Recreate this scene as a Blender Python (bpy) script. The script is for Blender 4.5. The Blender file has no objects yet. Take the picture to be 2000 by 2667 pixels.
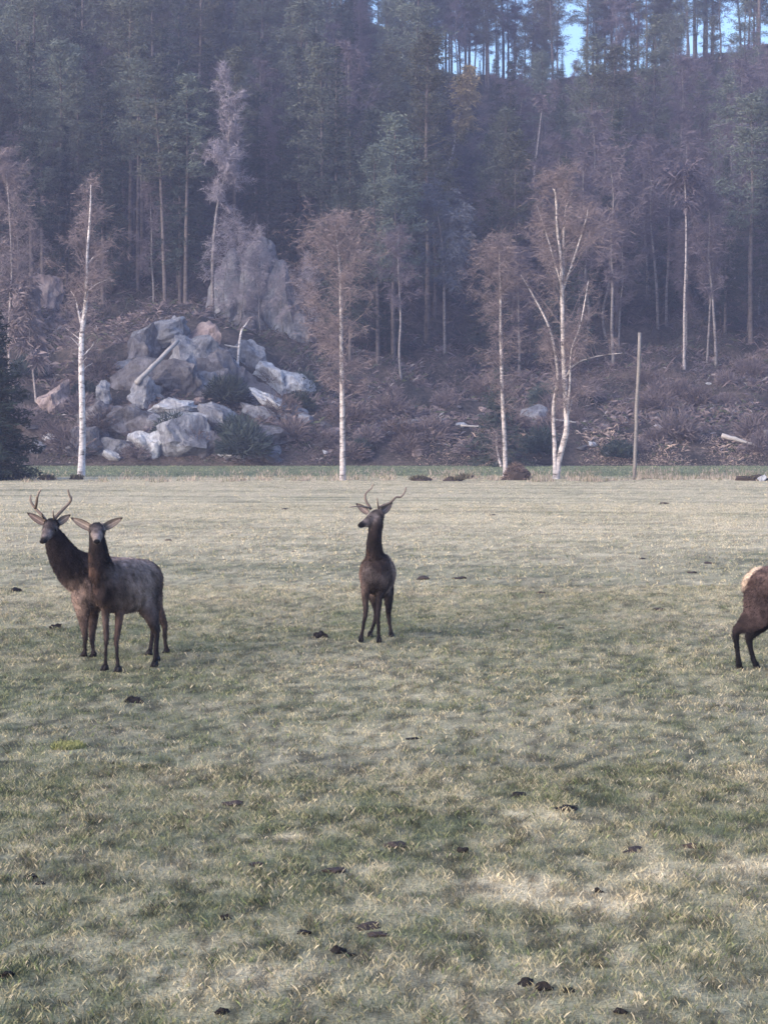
import bpy, math, random
import numpy as np
from mathutils import Vector

random.seed(7)
RNG = np.random.default_rng(7)
S = bpy.context.scene
COL = S.collection
R = math.radians

# ------------------------------------------------------------------ camera, world, sun, exposure
F, CX, CY = 5000.0, 1000.0, 1333.5
CAMH = 2.5
PITCH = math.atan((CY - 1110) / F)
cam = bpy.data.objects.new('camera', bpy.data.cameras.new('camera'))
COL.objects.link(cam)
cam.location = (0, 0, CAMH)
cam.rotation_euler = (R(90) - PITCH, 0, 0)
cam.data.sensor_fit = 'HORIZONTAL'
cam.data.sensor_width = 36
cam.data.lens = 36 * F / 2000
cam.data.clip_start = 0.1
cam.data.clip_end = 2000
S.camera = cam

SUN_EL, SUN_AZ = R(14), R(-128)      # azimuth from +Y, clockwise: behind the camera, to its left
w = bpy.data.worlds.new('World')
S.world = w
w.use_nodes = True
nt = w.node_tree
bg = nt.nodes['Background']
sky = nt.nodes.new('ShaderNodeTexSky')
sky.sky_type = 'NISHITA'
sky.sun_disc = False
sky.sun_elevation = SUN_EL
sky.sun_rotation = SUN_AZ
sky.air_density = 1.0
sky.dust_density = 2.8
sky.ozone_density = 4.0
tint = nt.nodes.new('ShaderNodeMix'); tint.data_type = 'RGBA'; tint.blend_type = 'MULTIPLY'
tint.inputs[0].default_value = 1.0
tint.inputs[7].default_value = (1.05, 0.965, 0.985, 1)      # the lavender cast of the dusk air, over the whole sky
nt.links.new(sky.outputs[0], tint.inputs[6])
nt.links.new(tint.outputs[2], bg.inputs[0])
bg.inputs[1].default_value = 0.15

sl = bpy.data.lights.new('sun', 'SUN')
sun = bpy.data.objects.new('sun', sl)
COL.objects.link(sun)
sl.energy = 0.9
sl.angle = R(50)
sl.color = (1.0, 0.90, 0.76)
sd = Vector((math.sin(SUN_AZ) * math.cos(R(32)), math.cos(SUN_AZ) * math.cos(R(32)), math.sin(R(32))))
sun.rotation_euler = (-sd).to_track_quat('-Z', 'Y').to_euler()

S.view_settings.view_transform = 'Standard'
S.view_settings.look = 'None'
S.view_settings.exposure = 1.75
S.view_settings.gamma = 1
S.view_settings.use_curve_mapping = False
S.cycles.max_bounces = 4
S.cycles.diffuse_bounces = 2
S.cycles.glossy_bounces = 1
S.cycles.transmission_bounces = 1
S.cycles.volume_bounces = 0
S.cycles.transparent_max_bounces = 4
S.cycles.use_denoising = True
try:
    S.cycles.denoiser = 'OPENIMAGEDENOISE'
except Exception:
    pass


# ------------------------------------------------------------------ helpers
def at(px, py, Y):
    """photo pixel + distance -> world point"""
    dx, dy = (px - CX) / F, (CY - py) / F
    fy = math.cos(PITCH) + dy * math.sin(PITCH)
    fz = -math.sin(PITCH) + dy * math.cos(PITCH)
    s = Y / fy
    return np.array((dx * s, Y, CAMH + fz * s))


def ground(px, py):
    dy = (CY - py) / F
    fy = math.cos(PITCH) + dy * math.sin(PITCH)
    fz = -math.sin(PITCH) + dy * math.cos(PITCH)
    s = -CAMH / fz
    return np.array(((px - CX) / F * s, fy * s, 0.0))


def hsh(ix, iy, seed):
    n = (ix.astype(np.int64) * 374761393 + iy.astype(np.int64) * 668265263 + seed * 974634777) & 0x7fffffff
    n = ((n ^ (n >> 13)) * 1274126177) & 0x7fffffff
    n = n ^ (n >> 16)
    return (n & 0xffff) / 65535.0


def vnoise(x, y, seed=0):
    x = np.asarray(x, float); y = np.asarray(y, float)
    ix, iy = np.floor(x), np.floor(y)
    fx, fy = x - ix, y - iy
    fx = fx * fx * (3 - 2 * fx); fy = fy * fy * (3 - 2 * fy)
    a = hsh(ix, iy, seed); b = hsh(ix + 1, iy, seed)
    c = hsh(ix, iy + 1, seed); d = hsh(ix + 1, iy + 1, seed)
    return (a * (1 - fx) + b * fx) * (1 - fy) + (c * (1 - fx) + d * fx) * fy


def fbm(x, y, seed=0, o=4):
    t = 0; a = 0.5; n = 0
    for k in range(o):
        t = t + a * vnoise(np.asarray(x) * 2 ** k + 17.3 * k, np.asarray(y) * 2 ** k + 9.1 * k, seed + k)
        n += a; a *= 0.5
    return t / n


def mesh_np(name, V, Fc, mat=None, col=None, smooth=False, base=None):
    """V (n,3); Fc (m,3|4) int array, or a list of such arrays"""
    V = np.asarray(V, np.float32)
    if base is not None:
        V = V - np.asarray(base, np.float32)
    if not isinstance(Fc, list):
        Fc = [Fc]
    Fc = [np.asarray(f, np.int32) for f in Fc if len(f)]
    me = bpy.data.meshes.new(name)
    me.vertices.add(len(V))
    me.vertices.foreach_set('co', V.ravel())
    loops = np.concatenate([f.ravel() for f in Fc])
    sizes = np.concatenate([np.full(len(f), f.shape[1], np.int32) for f in Fc])
    starts = np.concatenate([[0], np.cumsum(sizes)[:-1]]).astype(np.int32)
    me.loops.add(len(loops))
    me.loops.foreach_set('vertex_index', loops)
    me.polygons.add(len(sizes))
    me.polygons.foreach_set('loop_start', starts)
    me.polygons.foreach_set('loop_total', sizes)
    me.update(calc_edges=True)
    if smooth:
        me.polygons.foreach_set('use_smooth', np.ones(len(sizes), bool))
    if col is not None:
        c = np.asarray(col, np.float32)
        if c.shape[1] == 3:
            c = np.concatenate([c, np.ones((len(c), 1), np.float32)], 1)
        at_ = me.color_attributes.new('Col', 'FLOAT_COLOR', 'POINT')
        at_.data.foreach_set('color', c.ravel())
    if mat:
        me.materials.append(mat)
    return me


def link(name, me, parent=None, loc=None):
    o = bpy.data.objects.new(name, me)
    COL.objects.link(o)
    if parent is not None:
        o.parent = parent
    if loc is not None:
        o.location = loc
    return o


def thing(name, label, cat, loc=(0, 0, 0), group=None):
    o = bpy.data.objects.new(name, None)
    o.empty_display_size = 0.2
    COL.objects.link(o)
    o.location = loc
    tag(o, label, cat, group)
    return o


def tag(o, label=None, cat=None, group=None, kind=None):
    if label: o['label'] = label
    if cat: o['category'] = cat
    if group: o['group'] = group
    if kind: o['kind'] = kind
    return o


class Geo:
    """collects pieces with optional vertex colours"""
    def __init__(s):
        s.V, s.T, s.Q, s.C, s.n = [], [], [], [], 0

    def add(s, V, F3=None, F4=None, col=(1, 1, 1)):
        V = np.asarray(V, float)
        s.V.append(V)
        if F3 is not None and len(F3): s.T.append(np.asarray(F3, int) + s.n)
        if F4 is not None and len(F4): s.Q.append(np.asarray(F4, int) + s.n)
        c = np.asarray(col, float)
        if c.ndim == 1: c = np.tile(c, (len(V), 1))
        s.C.append(c)
        s.n += len(V)

    def mesh(s, name, mat, smooth=False, base=None, color=True):
        f = []
        if s.T: f.append(np.concatenate(s.T))
        if s.Q: f.append(np.concatenate(s.Q))
        return mesh_np(name, np.concatenate(s.V), f, mat, np.concatenate(s.C) if color else None, smooth, base)


def catmull(P, k):
    P = np.asarray(P, float)
    out = []
    n = len(P)
    for i in range(n - 1):
        p0, p1, p2, p3 = P[max(i - 1, 0)], P[i], P[i + 1], P[min(i + 2, n - 1)]
        for j in range(k):
            t = j / k
            out.append(0.5 * ((2 * p1) + (-p0 + p2) * t + (2 * p0 - 5 * p1 + 4 * p2 - p3) * t * t + (-p0 + 3 * p1 - 3 * p2 + p3) * t ** 3))
    out.append(P[-1])
    return np.array(out)


def tube(P, rad, n=6, rough=0.0, caps=True):
    """P (m,3), rad (m,) -> V, tris, quads"""
    P = np.asarray(P, float); rad = np.broadcast_to(np.asarray(rad, float), (len(P),))
    T = np.gradient(P, axis=0)
    T /= np.linalg.norm(T, axis=1)[:, None] + 1e-9
    ref = np.array((0.0, 1, 0)) if abs(T[0][1]) < 0.8 else np.array((1.0, 0, 0))
    U = np.cross(T, ref); U /= np.linalg.norm(U, axis=1)[:, None] + 1e-9
    W = np.cross(T, U)
    a = np.arange(n) / n * 2 * math.pi
    rr = rad[:, None] * (1 + rough * (RNG.random((len(P), n)) - 0.5))
    V = P[:, None] + (U[:, None] * np.cos(a)[None, :, None] + W[:, None] * np.sin(a)[None, :, None]) * rr[:, :, None]
    V = V.reshape(-1, 3)
    i = np.arange(len(P) - 1)[:, None] * n; j = np.arange(n)[None]; j2 = (j + 1) % n
    Q = np.stack([i + j, i + j2, i + n + j2, i + n + j], -1).reshape(-1, 4)
    T3 = []
    if caps:
        m = (len(P) - 1) * n
        for q in range(1, n - 1):
            T3.append((0, q + 1, q)); T3.append((m, m + q, m + q + 1))
    return V, np.array(T3, int).reshape(-1, 3), Q


# ------------------------------------------------------------------ materials
def new_mat(name, rough=0.9):
    m = bpy.data.materials.new(name)
    m.use_nodes = True
    b = m.node_tree.nodes['Principled BSDF']
    b.inputs['Roughness'].default_value = rough
    b.inputs['Specular IOR Level'].default_value = 0.25
    return m, m.node_tree, b


def N(t, kind, **kw):
    n = t.nodes.new(kind)
    for k, v in kw.items():
        setattr(n, k, v)
    return n


def noise(t, vec, scale, detail=4, rough=0.6):
    n = N(t, 'ShaderNodeTexNoise')
    n.inputs['Scale'].default_value = scale
    n.inputs['Detail'].default_value = detail
    n.inputs['Roughness'].default_value = rough
    if vec is not None: t.links.new(vec, n.inputs['Vector'])
    return n.outputs['Fac']


def ramp(t, fac, stops):
    r = N(t, 'ShaderNodeValToRGB')
    e = r.color_ramp.elements
    while len(e) < len(stops): e.new(0.5)
    for k, (p, c) in enumerate(stops):
        e[k].position = p
        e[k].color = (*c, 1) if len(c) == 3 else c
    t.links.new(fac, r.inputs[0])
    return r.outputs[0]


def mix(t, a, b, fac, mode='MIX'):
    m = N(t, 'ShaderNodeMix', data_type='RGBA', blend_type=mode)
    for k, v in ((0, fac), (6, a), (7, b)):
        if isinstance(v, (int, float)): m.inputs[k].default_value = v
        elif isinstance(v, tuple): m.inputs[k].default_value = (*v, 1)
        else: t.links.new(v, m.inputs[k])
    return m.outputs[2]


def bump(t, b, h, strength=0.5, dist=0.05):
    n = N(t, 'ShaderNodeBump')
    n.inputs['Strength'].default_value = strength
    n.inputs['Distance'].default_value = dist
    t.links.new(h, n.inputs['Height'])
    t.links.new(n.outputs[0], b.inputs['Normal'])


def attr_mat(name, var=0.25, scale=30, rough=0.9, bmp=0.0, bd=0.01, trans=0.0):
    """base colour from the vertex colour, broken up by noise"""
    m, t, b = new_mat(name, rough)
    a = N(t, 'ShaderNodeVertexColor', layer_name='Col')
    g = N(t, 'ShaderNodeNewGeometry')
    f = noise(t, g.outputs['Position'], scale, 4)
    c = ramp(t, f, [(0.25, (1 - var,) * 3), (0.75, (1 + var,) * 3)])
    t.links.new(mix(t, a.outputs[0], c, 1.0, 'MULTIPLY'), b.inputs['Base Color'])
    if bmp: bump(t, b, f, bmp, bd)
    return m


def plant_mat(name, c1, c2, c3=None, objvar=0.35):
    """foliage or twigs: colour varies per tree and per clump"""
    m, t, b = new_mat(name, 0.85)
    oi = N(t, 'ShaderNodeObjectInfo')
    tc = N(t, 'ShaderNodeTexCoord')
    f = noise(t, tc.outputs['Object'], 1.3, 3)
    base = ramp(t, f, [(0.3, c1), (0.7, c2)])
    alt = mix(t, base, c3 if c3 else c2, oi.outputs['Random'])
    base = mix(t, base, alt, 0.8)
    v = ramp(t, oi.outputs['Random'], [(0, (1 - objvar,) * 3), (1, (1 + objvar,) * 3)])
    t.links.new(mix(t, base, v, 1.0, 'MULTIPLY'), b.inputs['Base Color'])
    return m


M = {}
M['ground'] = attr_mat('field_turf', 0.28, 9, 0.95, 0.6, 0.03)
_t = M['ground'].node_tree
_b = _t.nodes['Principled BSDF']
_l = _b.inputs['Base Color'].links[0].from_socket
_g = N(_t, 'ShaderNodeNewGeometry')
_t.links.new(mix(_t, _l, ramp(_t, noise(_t, _g.outputs['Position'], 55, 4, .7), [(.36, (.45, .45, .42)), (.6, (1.25, 1.25, 1.2))]), .85, 'MULTIPLY'), _b.inputs['Base Color'])
M['grass'] = attr_mat('grass_blade', 0.12, 3, 0.75)
M['coat'] = attr_mat('deer_coat', 0.3, 38, 0.95, 0.5, 0.008)
M['antler'] = attr_mat('antler', 0.2, 60, 0.7)


def soil_mat():
    m, t, b = new_mat('forest_floor', 0.95)
    g = N(t, 'ShaderNodeNewGeometry')
    a = noise(t, g.outputs['Position'], 0.35, 6, 0.65)
    c = ramp(t, a, [(0.3, (0.022, 0.022, 0.020)), (0.48, (0.060, 0.050, 0.045)), (0.62, (0.11, 0.086, 0.075)), (0.75, (0.065, 0.068, 0.042))])
    d = noise(t, g.outputs['Position'], 3.5, 5, 0.7)
    c = mix(t, c, ramp(t, d, [(0.35, (0.5,) * 3), (0.65, (1.5,) * 3)]), 1.0, 'MULTIPLY')
    t.links.new(c, b.inputs['Base Color'])
    bump(t, b, d, 0.9, 0.3)
    return m


M['soil'] = soil_mat()


def rock_mat(name, c1, c2, c3):
    m, t, b = new_mat(name, 0.9)
    g = N(t, 'ShaderNodeNewGeometry')
    a = noise(t, g.outputs['Position'], 0.8, 6, 0.65)
    mp = N(t, 'ShaderNodeMapping')
    mp.inputs['Scale'].default_value = (2.2, 2.2, 0.9)
    mp.inputs['Rotation'].default_value = (0.2, 0.3, 0)
    t.links.new(g.outputs['Position'], mp.inputs[0])
    d = noise(t, mp.outputs[0], 2.2, 6, 0.75)
    c = ramp(t, a, [(0.3, c1), (0.5, c2), (0.68, c3)])
    c = mix(t, c, ramp(t, d, [(0.32, (0.42, 0.42, 0.45)), (0.5, (1, 1, 1)), (0.7, (1.3, 1.3, 1.3))]), 1.0, 'MULTIPLY')
    # moss and lichen on tops
    sx = N(t, 'ShaderNodeSeparateXYZ'); t.links.new(g.outputs['Normal'], sx.inputs[0])
    mm = N(t, 'ShaderNodeMath', operation='MULTIPLY'); t.links.new(sx.outputs[2], mm.inputs[0]); t.links.new(a, mm.inputs[1])
    c = mix(t, c, (0.06, 0.065, 0.045), ramp(t, mm.outputs[0], [(0.44, (0, 0, 0)), (0.6, (0.7, 0.7, 0.7))]))
    t.links.new(c, b.inputs['Base Color'])
    bump(t, b, d, 0.9, 0.25)
    return m


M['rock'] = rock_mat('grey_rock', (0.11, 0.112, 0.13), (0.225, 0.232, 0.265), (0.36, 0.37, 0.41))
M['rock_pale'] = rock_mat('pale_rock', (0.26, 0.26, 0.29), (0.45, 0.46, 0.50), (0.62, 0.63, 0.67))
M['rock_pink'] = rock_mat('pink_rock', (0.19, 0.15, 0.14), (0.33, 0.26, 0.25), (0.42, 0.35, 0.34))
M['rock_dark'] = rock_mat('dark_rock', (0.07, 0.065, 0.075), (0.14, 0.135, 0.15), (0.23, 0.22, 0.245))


def bark_mat(name, light, dark, amount=0.5, scale=1.0):
    m, t, b = new_mat(name, 0.85)
    tc = N(t, 'ShaderNodeTexCoord')
    mp = N(t, 'ShaderNodeMapping')
    mp.inputs['Scale'].default_value = (2.0 * scale, 2.0 * scale, 5.0 * scale)
    t.links.new(tc.outputs['Object'], mp.inputs[0])
    f = noise(t, mp.outputs[0], 1.2, 5, 0.7)
    f2 = noise(t, tc.outputs['Object'], 0.7, 3)
    c = ramp(t, f, [(amount - 0.14, dark), (amount - 0.02, tuple(0.6 * l + 0.4 * d for l, d in zip(light, dark))), (amount + 0.08, light)])
    c = mix(t, c, ramp(t, f2, [(0.3, (0.72, 0.72, 0.74)), (0.7, (1.1, 1.08, 1.05))]), 1.0, 'MULTIPLY')
    t.links.new(c, b.inputs['Base Color'])
    bump(t, b, f, 0.6, 0.03)
    return m


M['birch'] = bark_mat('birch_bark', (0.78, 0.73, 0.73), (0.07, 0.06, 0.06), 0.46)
M['birch_mid'] = bark_mat('greyer_birch_bark', (0.60, 0.55, 0.54), (0.07, 0.06, 0.06), 0.48)  # less white bark for the other field edge birches
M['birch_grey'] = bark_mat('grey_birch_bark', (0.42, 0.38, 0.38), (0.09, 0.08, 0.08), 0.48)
M['pine_bark'] = bark_mat('pine_bark', (0.165, 0.142, 0.138), (0.065, 0.056, 0.058), 0.5)
M['aspen'] = bark_mat('aspen_bark', (0.26, 0.24, 0.24), (0.09, 0.08, 0.085), 0.5)
M['deadwood'] = bark_mat('dead_wood', (0.40, 0.38, 0.37), (0.22, 0.2, 0.2), 0.42, 2)
M['pole'] = bark_mat('weathered_pole', (0.25, 0.23, 0.22), (0.15, 0.135, 0.13), 0.45, 2)
M['twig_red'] = plant_mat('birch_twigs', (0.165, 0.135, 0.14), (0.25, 0.205, 0.21), (0.20, 0.16, 0.165), 0.1)
M['twig_far'] = plant_mat('far_twigs', (0.095, 0.080, 0.105), (0.165, 0.14, 0.17), (0.12, 0.10, 0.11), 0.25)
M['twig_silver'] = plant_mat('silver_twigs', (0.22, 0.20, 0.235), (0.34, 0.31, 0.35), None, 0.1)
M['twig_yellow'] = plant_mat('yellow_twigs', (0.22, 0.175, 0.09), (0.33, 0.265, 0.15), None, 0.1)
M['twig_blue'] = plant_mat('lichen_twigs', (0.085, 0.098, 0.12), (0.14, 0.155, 0.19), None, 0.1)
M['brush'] = plant_mat('brushwood', (0.10, 0.075, 0.075), (0.18, 0.14, 0.135), (0.13, 0.11, 0.12), 0.3)
M['pine_needle'] = plant_mat('pine_needles', (0.070, 0.084, 0.064), (0.165, 0.168, 0.125), (0.085, 0.110, 0.098), 0.45)
M['spruce_needle'] = plant_mat('spruce_needles', (0.028, 0.042, 0.038), (0.066, 0.082, 0.068), (0.040, 0.056, 0.056), 0.3)
M['fir_near'] = plant_mat('near_spruce_needles', (0.010, 0.018, 0.018), (0.020, 0.034, 0.028), None, 0.05)


def plain(name, c, rough=0.8):
    m, t, b = new_mat(name, rough)
    g = N(t, 'ShaderNodeNewGeometry')
    f = noise(t, g.outputs['Position'], 40, 3)
    t.links.new(mix(t, tuple(x * 0.7 for x in c), tuple(min(1, x * 1.25) for x in c), f), b.inputs['Base Color'])
    return m


M['hoof'] = plain('hoof_horn', (0.012, 0.010, 0.011), 0.6)
M['eye'] = plain('eye_dark', (0.006, 0.005, 0.005), 0.35)
M['nose'] = plain('nose_dark', (0.004, 0.003, 0.004), 0.9)
M['dung'] = plain('dark_soil', (0.014, 0.011, 0.010), 0.8)
M['heap'] = plain('brown_heap', (0.055, 0.042, 0.038), 0.9)
M['stone'] = plain('pale_stone', (0.45, 0.43, 0.42), 0.8)


# ------------------------------------------------------------------ the field
SPOT_DRY = [   # bare straw patches: px, py, half width px, half height px, strength
    (1370, 2305, 95, 26, 1.0), (1500, 2335, 120, 20, 0.8), (1600, 2350, 80, 24, 0.9), (1290, 2310, 90, 26, .7), (1730, 2280, 70, 22, 0.7),
    (1960, 2262, 75, 22, 1.0), (1680, 2215, 60, 18, 0.5), (1920, 2380, 90, 30, 0.5), (1390, 2120, 70, 24, 0.6), (1080, 2040, 130, 40, 0.4),
    (160, 2455, 130, 40, 0.5), (330, 2260, 80, 20, 0.4), (770, 2180, 60, 9, 0.9), (1640, 2115, 80, 14, 0.4), (960, 2260, 40, 16, 0.6),
    (640, 2560, 180, 50, 0.45), (1350, 2640, 120, 30, 0.5)]


def dryness(x, y):
    """0 green turf .. 1 pale straw"""
    d = 0.27 + 0.52 * np.clip((y - 19) / 30, 0, 1)
    d = d + 0.6 * (fbm(x * 0.45, y * 0.32, 3) - 0.5) + 0.6 * (fbm(x * 1.9, y * 1.4, 11) - 0.5) + 0.8 * (fbm(x * 9, y * 5.5, 13, 3) - 0.5)
    # mown lines running slightly askew across the far part
    d = d + np.clip((y - 24) / 25, 0, 1) * 1.1 * (fbm(x * 0.05, (y + 0.16 * x) * 0.85, 23, 3) - 0.5)
    for px, py, a, b, s in SPOT_DRY:
        c = ground(px, py); l = ground(px, py + b)
        ax = a / F * c[1]; ay = abs(c[1] - l[1])
        r = ((x - c[0]) / ax) ** 2 + ((y - c[1]) / ay) ** 2
        d = d + s * 0.75 * np.exp(-r * 0.8) * (0.45 + 1.1 * fbm(x * 5, y * 4, 31))
    d = d * (1 - .85 * np.clip((y - 94) / 4, 0, 1))
    return np.clip(d, 0, 1)


def strip(y, x):
    """the greener meadow strip behind the birches"""
    return np.clip((y - 93 - 3 * fbm(x * 0.2, y * 0.0, 5)) / 4, 0, 1)


def turf_colour(x, y):
    d = dryness(x, y)
    g = np.array((0.162, 0.172, 0.096)); s = np.array((0.66, 0.56, 0.375))
    c = g[None] * (1 - d[:, None]) + s[None] * d[:, None]
    pink = np.clip(fbm(x * 0.8, y * 0.7, 47) * 2.4 - 1.2, 0, 1)[:, None]
    c = c * (1 - 0.25 * pink) + np.array((0.30, 0.225, 0.19)) * 0.25 * pink
    dk = np.clip(fbm(x * 11, y * 6, 61) * 5.5 - 2.7, 0, 1)[:, None] * np.clip(1.3 - y / 60, 0.25, 1)[:, None]
    c = c * (1 - 0.62 * dk)
    st = strip(y, x)[:, None]
    c = c * (1 - st) + np.array((0.16, 0.185, 0.115)) * (0.85 + 0.5 * fbm(x * .5, y * .6, 77)[:, None]) * st
    return c


def height_field(x, y):
    """gentle lumps, fading out under the trees"""
    return (fbm(x * 1.1, y * 1.1, 91, 3) - 0.5) * 0.07 * np.clip((60 - y) / 40, 0.3, 1)


ys = np.concatenate([np.linspace(-60, 4, 10), 4.5 * (135 / 4.5) ** np.linspace(0, 1, 330)])
uu = np.concatenate([[-1, -.55, -.3, -.15, -.06], np.linspace(0, 1, 190), [1.06, 1.15, 1.3, 1.55, 2.0]])
X = np.zeros((len(ys), len(uu))); Y = np.repeat(ys[:, None], len(uu), 1)
for j, yy in enumerate(ys):
    hw = 0.24 * max(yy, 4) + 2.5
    inner = (uu * 2 - 1) * hw
    out = np.where(uu < 0, -hw - (-uu) * (250 - hw), np.where(uu > 1, hw + (uu - 1) * (250 - hw), inner))
    X[j] = out
x, y = X.ravel(), Y.ravel()
z = height_field(x, y)
V = np.stack([x, y, z], 1)
n = len(uu)
i = np.arange(len(ys) - 1)[:, None] * n; j = np.arange(n - 1)[None]
Q = np.stack([i + j, i + j + 1, i + n + j + 1, i + n + j], -1).reshape(-1, 4)
fld = link('ground', mesh_np('ground', V, Q, M['ground'], turf_colour(x, y) * 0.95, True))
tag(fld, kind='structure')


def blades(name, n_m2, y0, y1, hmin, hmax, wid, label, colfn=turf_colour, xr=0.235, xm=1.2, upright=0.5, keep=None, kk=1.0):
    area_n = int(n_m2 * (xr * (y1 * y1 - y0 * y0) + 2 * xm * (y1 - y0)))
    y = np.sqrt(RNG.random(area_n) * (y1 ** 2 - y0 ** 2) + y0 ** 2)
    x = (RNG.random(area_n) * 2 - 1) * (xr * y + xm)
    # clumping: keep more where the clump noise is high
    cl = fbm(x * 6, y * 6, 101, 3)
    d = dryness(x, y)
    k = RNG.random(area_n) < np.clip((cl - 0.28) * 2.4, 0.6, 1) * (1.0 - 0.35 * d)
    if keep is not None: k &= keep(x, y)
    x, y, cl, d = x[k], y[k], cl[k], d[k]
    m = len(x)
    h = (hmin + (hmax - hmin) * RNG.random(m) ** 2.4) * (0.5 + 0.9 * cl)
    a = RNG.random(m) * 2 * math.pi
    lean = h * (0.25 + (1 - upright) * 1.6 * RNG.random(m))
    la = RNG.random(m) * 2 * math.pi
    z0 = height_field(x, y) - 0.004
    wv = wid * (0.6 + 0.8 * RNG.random(m))
    dx, dy = np.cos(a) * wv / 2, np.sin(a) * wv / 2
    lx, ly = np.cos(la) * lean, np.sin(la) * lean
    P0 = np.stack([x - dx, y - dy, z0], 1); P1 = np.stack([x + dx, y + dy, z0], 1)
    P2 = np.stack([x + dx * .8 + lx * .35, y + dy * .8 + ly * .35, z0 + h * .6], 1)
    P3 = np.stack([x + lx, y + ly, z0 + h], 1)
    V = np.stack([P0, P1, P2, P3], 1).reshape(-1, 3)
    b = np.arange(m)[:, None] * 4
    T = np.concatenate([b + np.array([0, 1, 2]), b + np.array([0, 2, 3])], 1).reshape(-1, 3)
    c = colfn(x, y)
    r = RNG.random(m)[:, None]
    straw = np.array((0.42, 0.37, 0.26)); green = np.array((0.14, 0.165, 0.075)); dark = np.array((0.05, 0.06, 0.035))
    ps = 0.04 + 0.35 * d[:, None]
    c = np.where(r < ps, straw * (0.6 + 0.6 * RNG.random((m, 1))), c)
    c = np.where(r > 0.78 + 0.2 * d[:, None], green * (0.7 + 0.7 * RNG.random((m, 1))), c)
    c = c * (0.78 + 0.5 * RNG.random((m, 1))) * kk
    C = np.repeat(c, 4, 0)
    o = link(name, mesh_np(name, V, T, M['grass'], C))
    tag(o, label, 'grass', kind='stuff')
    return o


blades('grass', 10500, 6.2, 14, 0.010, 0.042, 0.0034, 'short grazed grass with straw coloured blades nearest the camera', kk=.95)
blades('grass', 2600, 14, 30, 0.012, 0.045, 0.006, 'short grazed turf around the standing deer')
blades('grass', 260, 30, 62, 0.015, 0.055, 0.016, 'dry pale turf in the far half of the field', xm=3)
blades('grass', 80, 62, 92, 0.01, 0.045, 0.03, 'dry pale turf near the far field edge', xm=5)
blades('grass', 50, 93, 121, 0.03, 0.09, 0.04, 'green meadow strip in front of the wooded hill', xm=6)


# tall dry grass along the field edge under the birches
def edge_grass():
    g = Geo()
    cnt = 16000
    px = RNG.random(cnt) * 2300 - 150
    base = 1252 + (fbm(px * 0.012, px * 0, 7, 3) - 0.5) * 16 - RNG.random(cnt) ** 2 * 26
    dens = np.clip(fbm(px * 0.015, base * 0.03, 19, 3) * 4.5 - 1.9, 0, 1) * np.where(px > 600, 1, 0.3)
    k = RNG.random(cnt) < dens
    px, base = px[k], base[k]
    P = np.array([ground(a, b) for a, b in zip(px, base)])
    m = len(P)
    h = 0.05 + 0.26 * RNG.random(m) ** 1.6 * (0.4 + fbm(px * .03, px * 0, 29))
    a = RNG.random(m) * 6.28
    l = h * 0.6 * RNG.random(m)
    wv = 0.03
    D = np.stack([np.cos(a) * wv, np.sin(a) * wv * 0.4, 0 * a], 1)
    T = P + np.stack([np.cos(a * 3) * l, np.sin(a * 3) * l, h], 1)
    V = np.stack([P - D, P + D, T], 1).reshape(-1, 3)
    c = np.array((0.40, 0.335, 0.27)) * (0.6 + 0.6 * RNG.random((m, 1)))
    c = np.where(RNG.random((m, 1)) < 0.25, np.array((0.17, 0.17, 0.10)), c)
    me = mesh_np('tall_dry_grass', V, np.arange(m * 3).reshape(-1, 3), M['grass'], np.repeat(c, 3, 0))
    tag(link('tall_dry_grass', me), 'tufty pale dry grass along the field edge at the foot of the birches', 'grass', kind='stuff')


edge_grass()


# ------------------------------------------------------------------ the hillside
FOOT, RIDGE = 121.0, 255.0


def hill_z(x, y):
    H = np.interp(x, [-60, -20, -8, 0, 6, 12, 23, 33, 43, 51, 100], [68, 63, 58, 54, 50.5, 48.3, 48.5, 49.8, 52, 53, 56])
    t = np.clip((y - FOOT) / (RIDGE - FOOT), 0, 1)
    p = np.interp(x, [-30, -2, 12], [1.05, 1.2, 1.32])
    z = H * t ** p
    z = np.where(y > RIDGE, H - (y - RIDGE) * 0.22, z)
    # first bank and the rocky knoll on the left
    z = z + 1.3 * np.clip((y - FOOT - 0.4) / 3, 0, 1) * np.clip((140 - y) / 12, 0, 1) * np.interp(x, [-40, -24, 0, 8], [0.8, 1.5, 0.7, 1.0])
    kx, ky = (x + 14.2) / 7.0, (y - 138) / 8.5
    z = z + 4.4 * np.exp(-(kx ** 2 + ky ** 2))
    z = z + (fbm(x * 0.22, y * 0.22, 41) - 0.5) * 3.0 * np.clip((y - FOOT) / 8, 0, 1)
    z = z + (fbm(x * 0.9, y * 0.9, 43) - 0.5) * 0.9 * np.clip((y - FOOT) / 3, 0, 1)
    return np.where(y < FOOT, -0.6 + (y - FOOT) * 0.2, z)


def hz(x, y):
    return float(hill_z(np.array([x]), np.array([y]))[0])


def on_hill(px, py, y0=121.0, y1=262.0):
    """where the line of sight through a pixel meets the hillside"""
    for yy in np.arange(y0, y1, 0.4):
        p = at(px, py, yy)
        if hz(p[0], yy) >= p[2]:
            return np.array((p[0], yy, hz(p[0], yy)))
    p = at(px, py, y1)
    return np.array((p[0], y1, hz(p[0], y1)))


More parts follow.
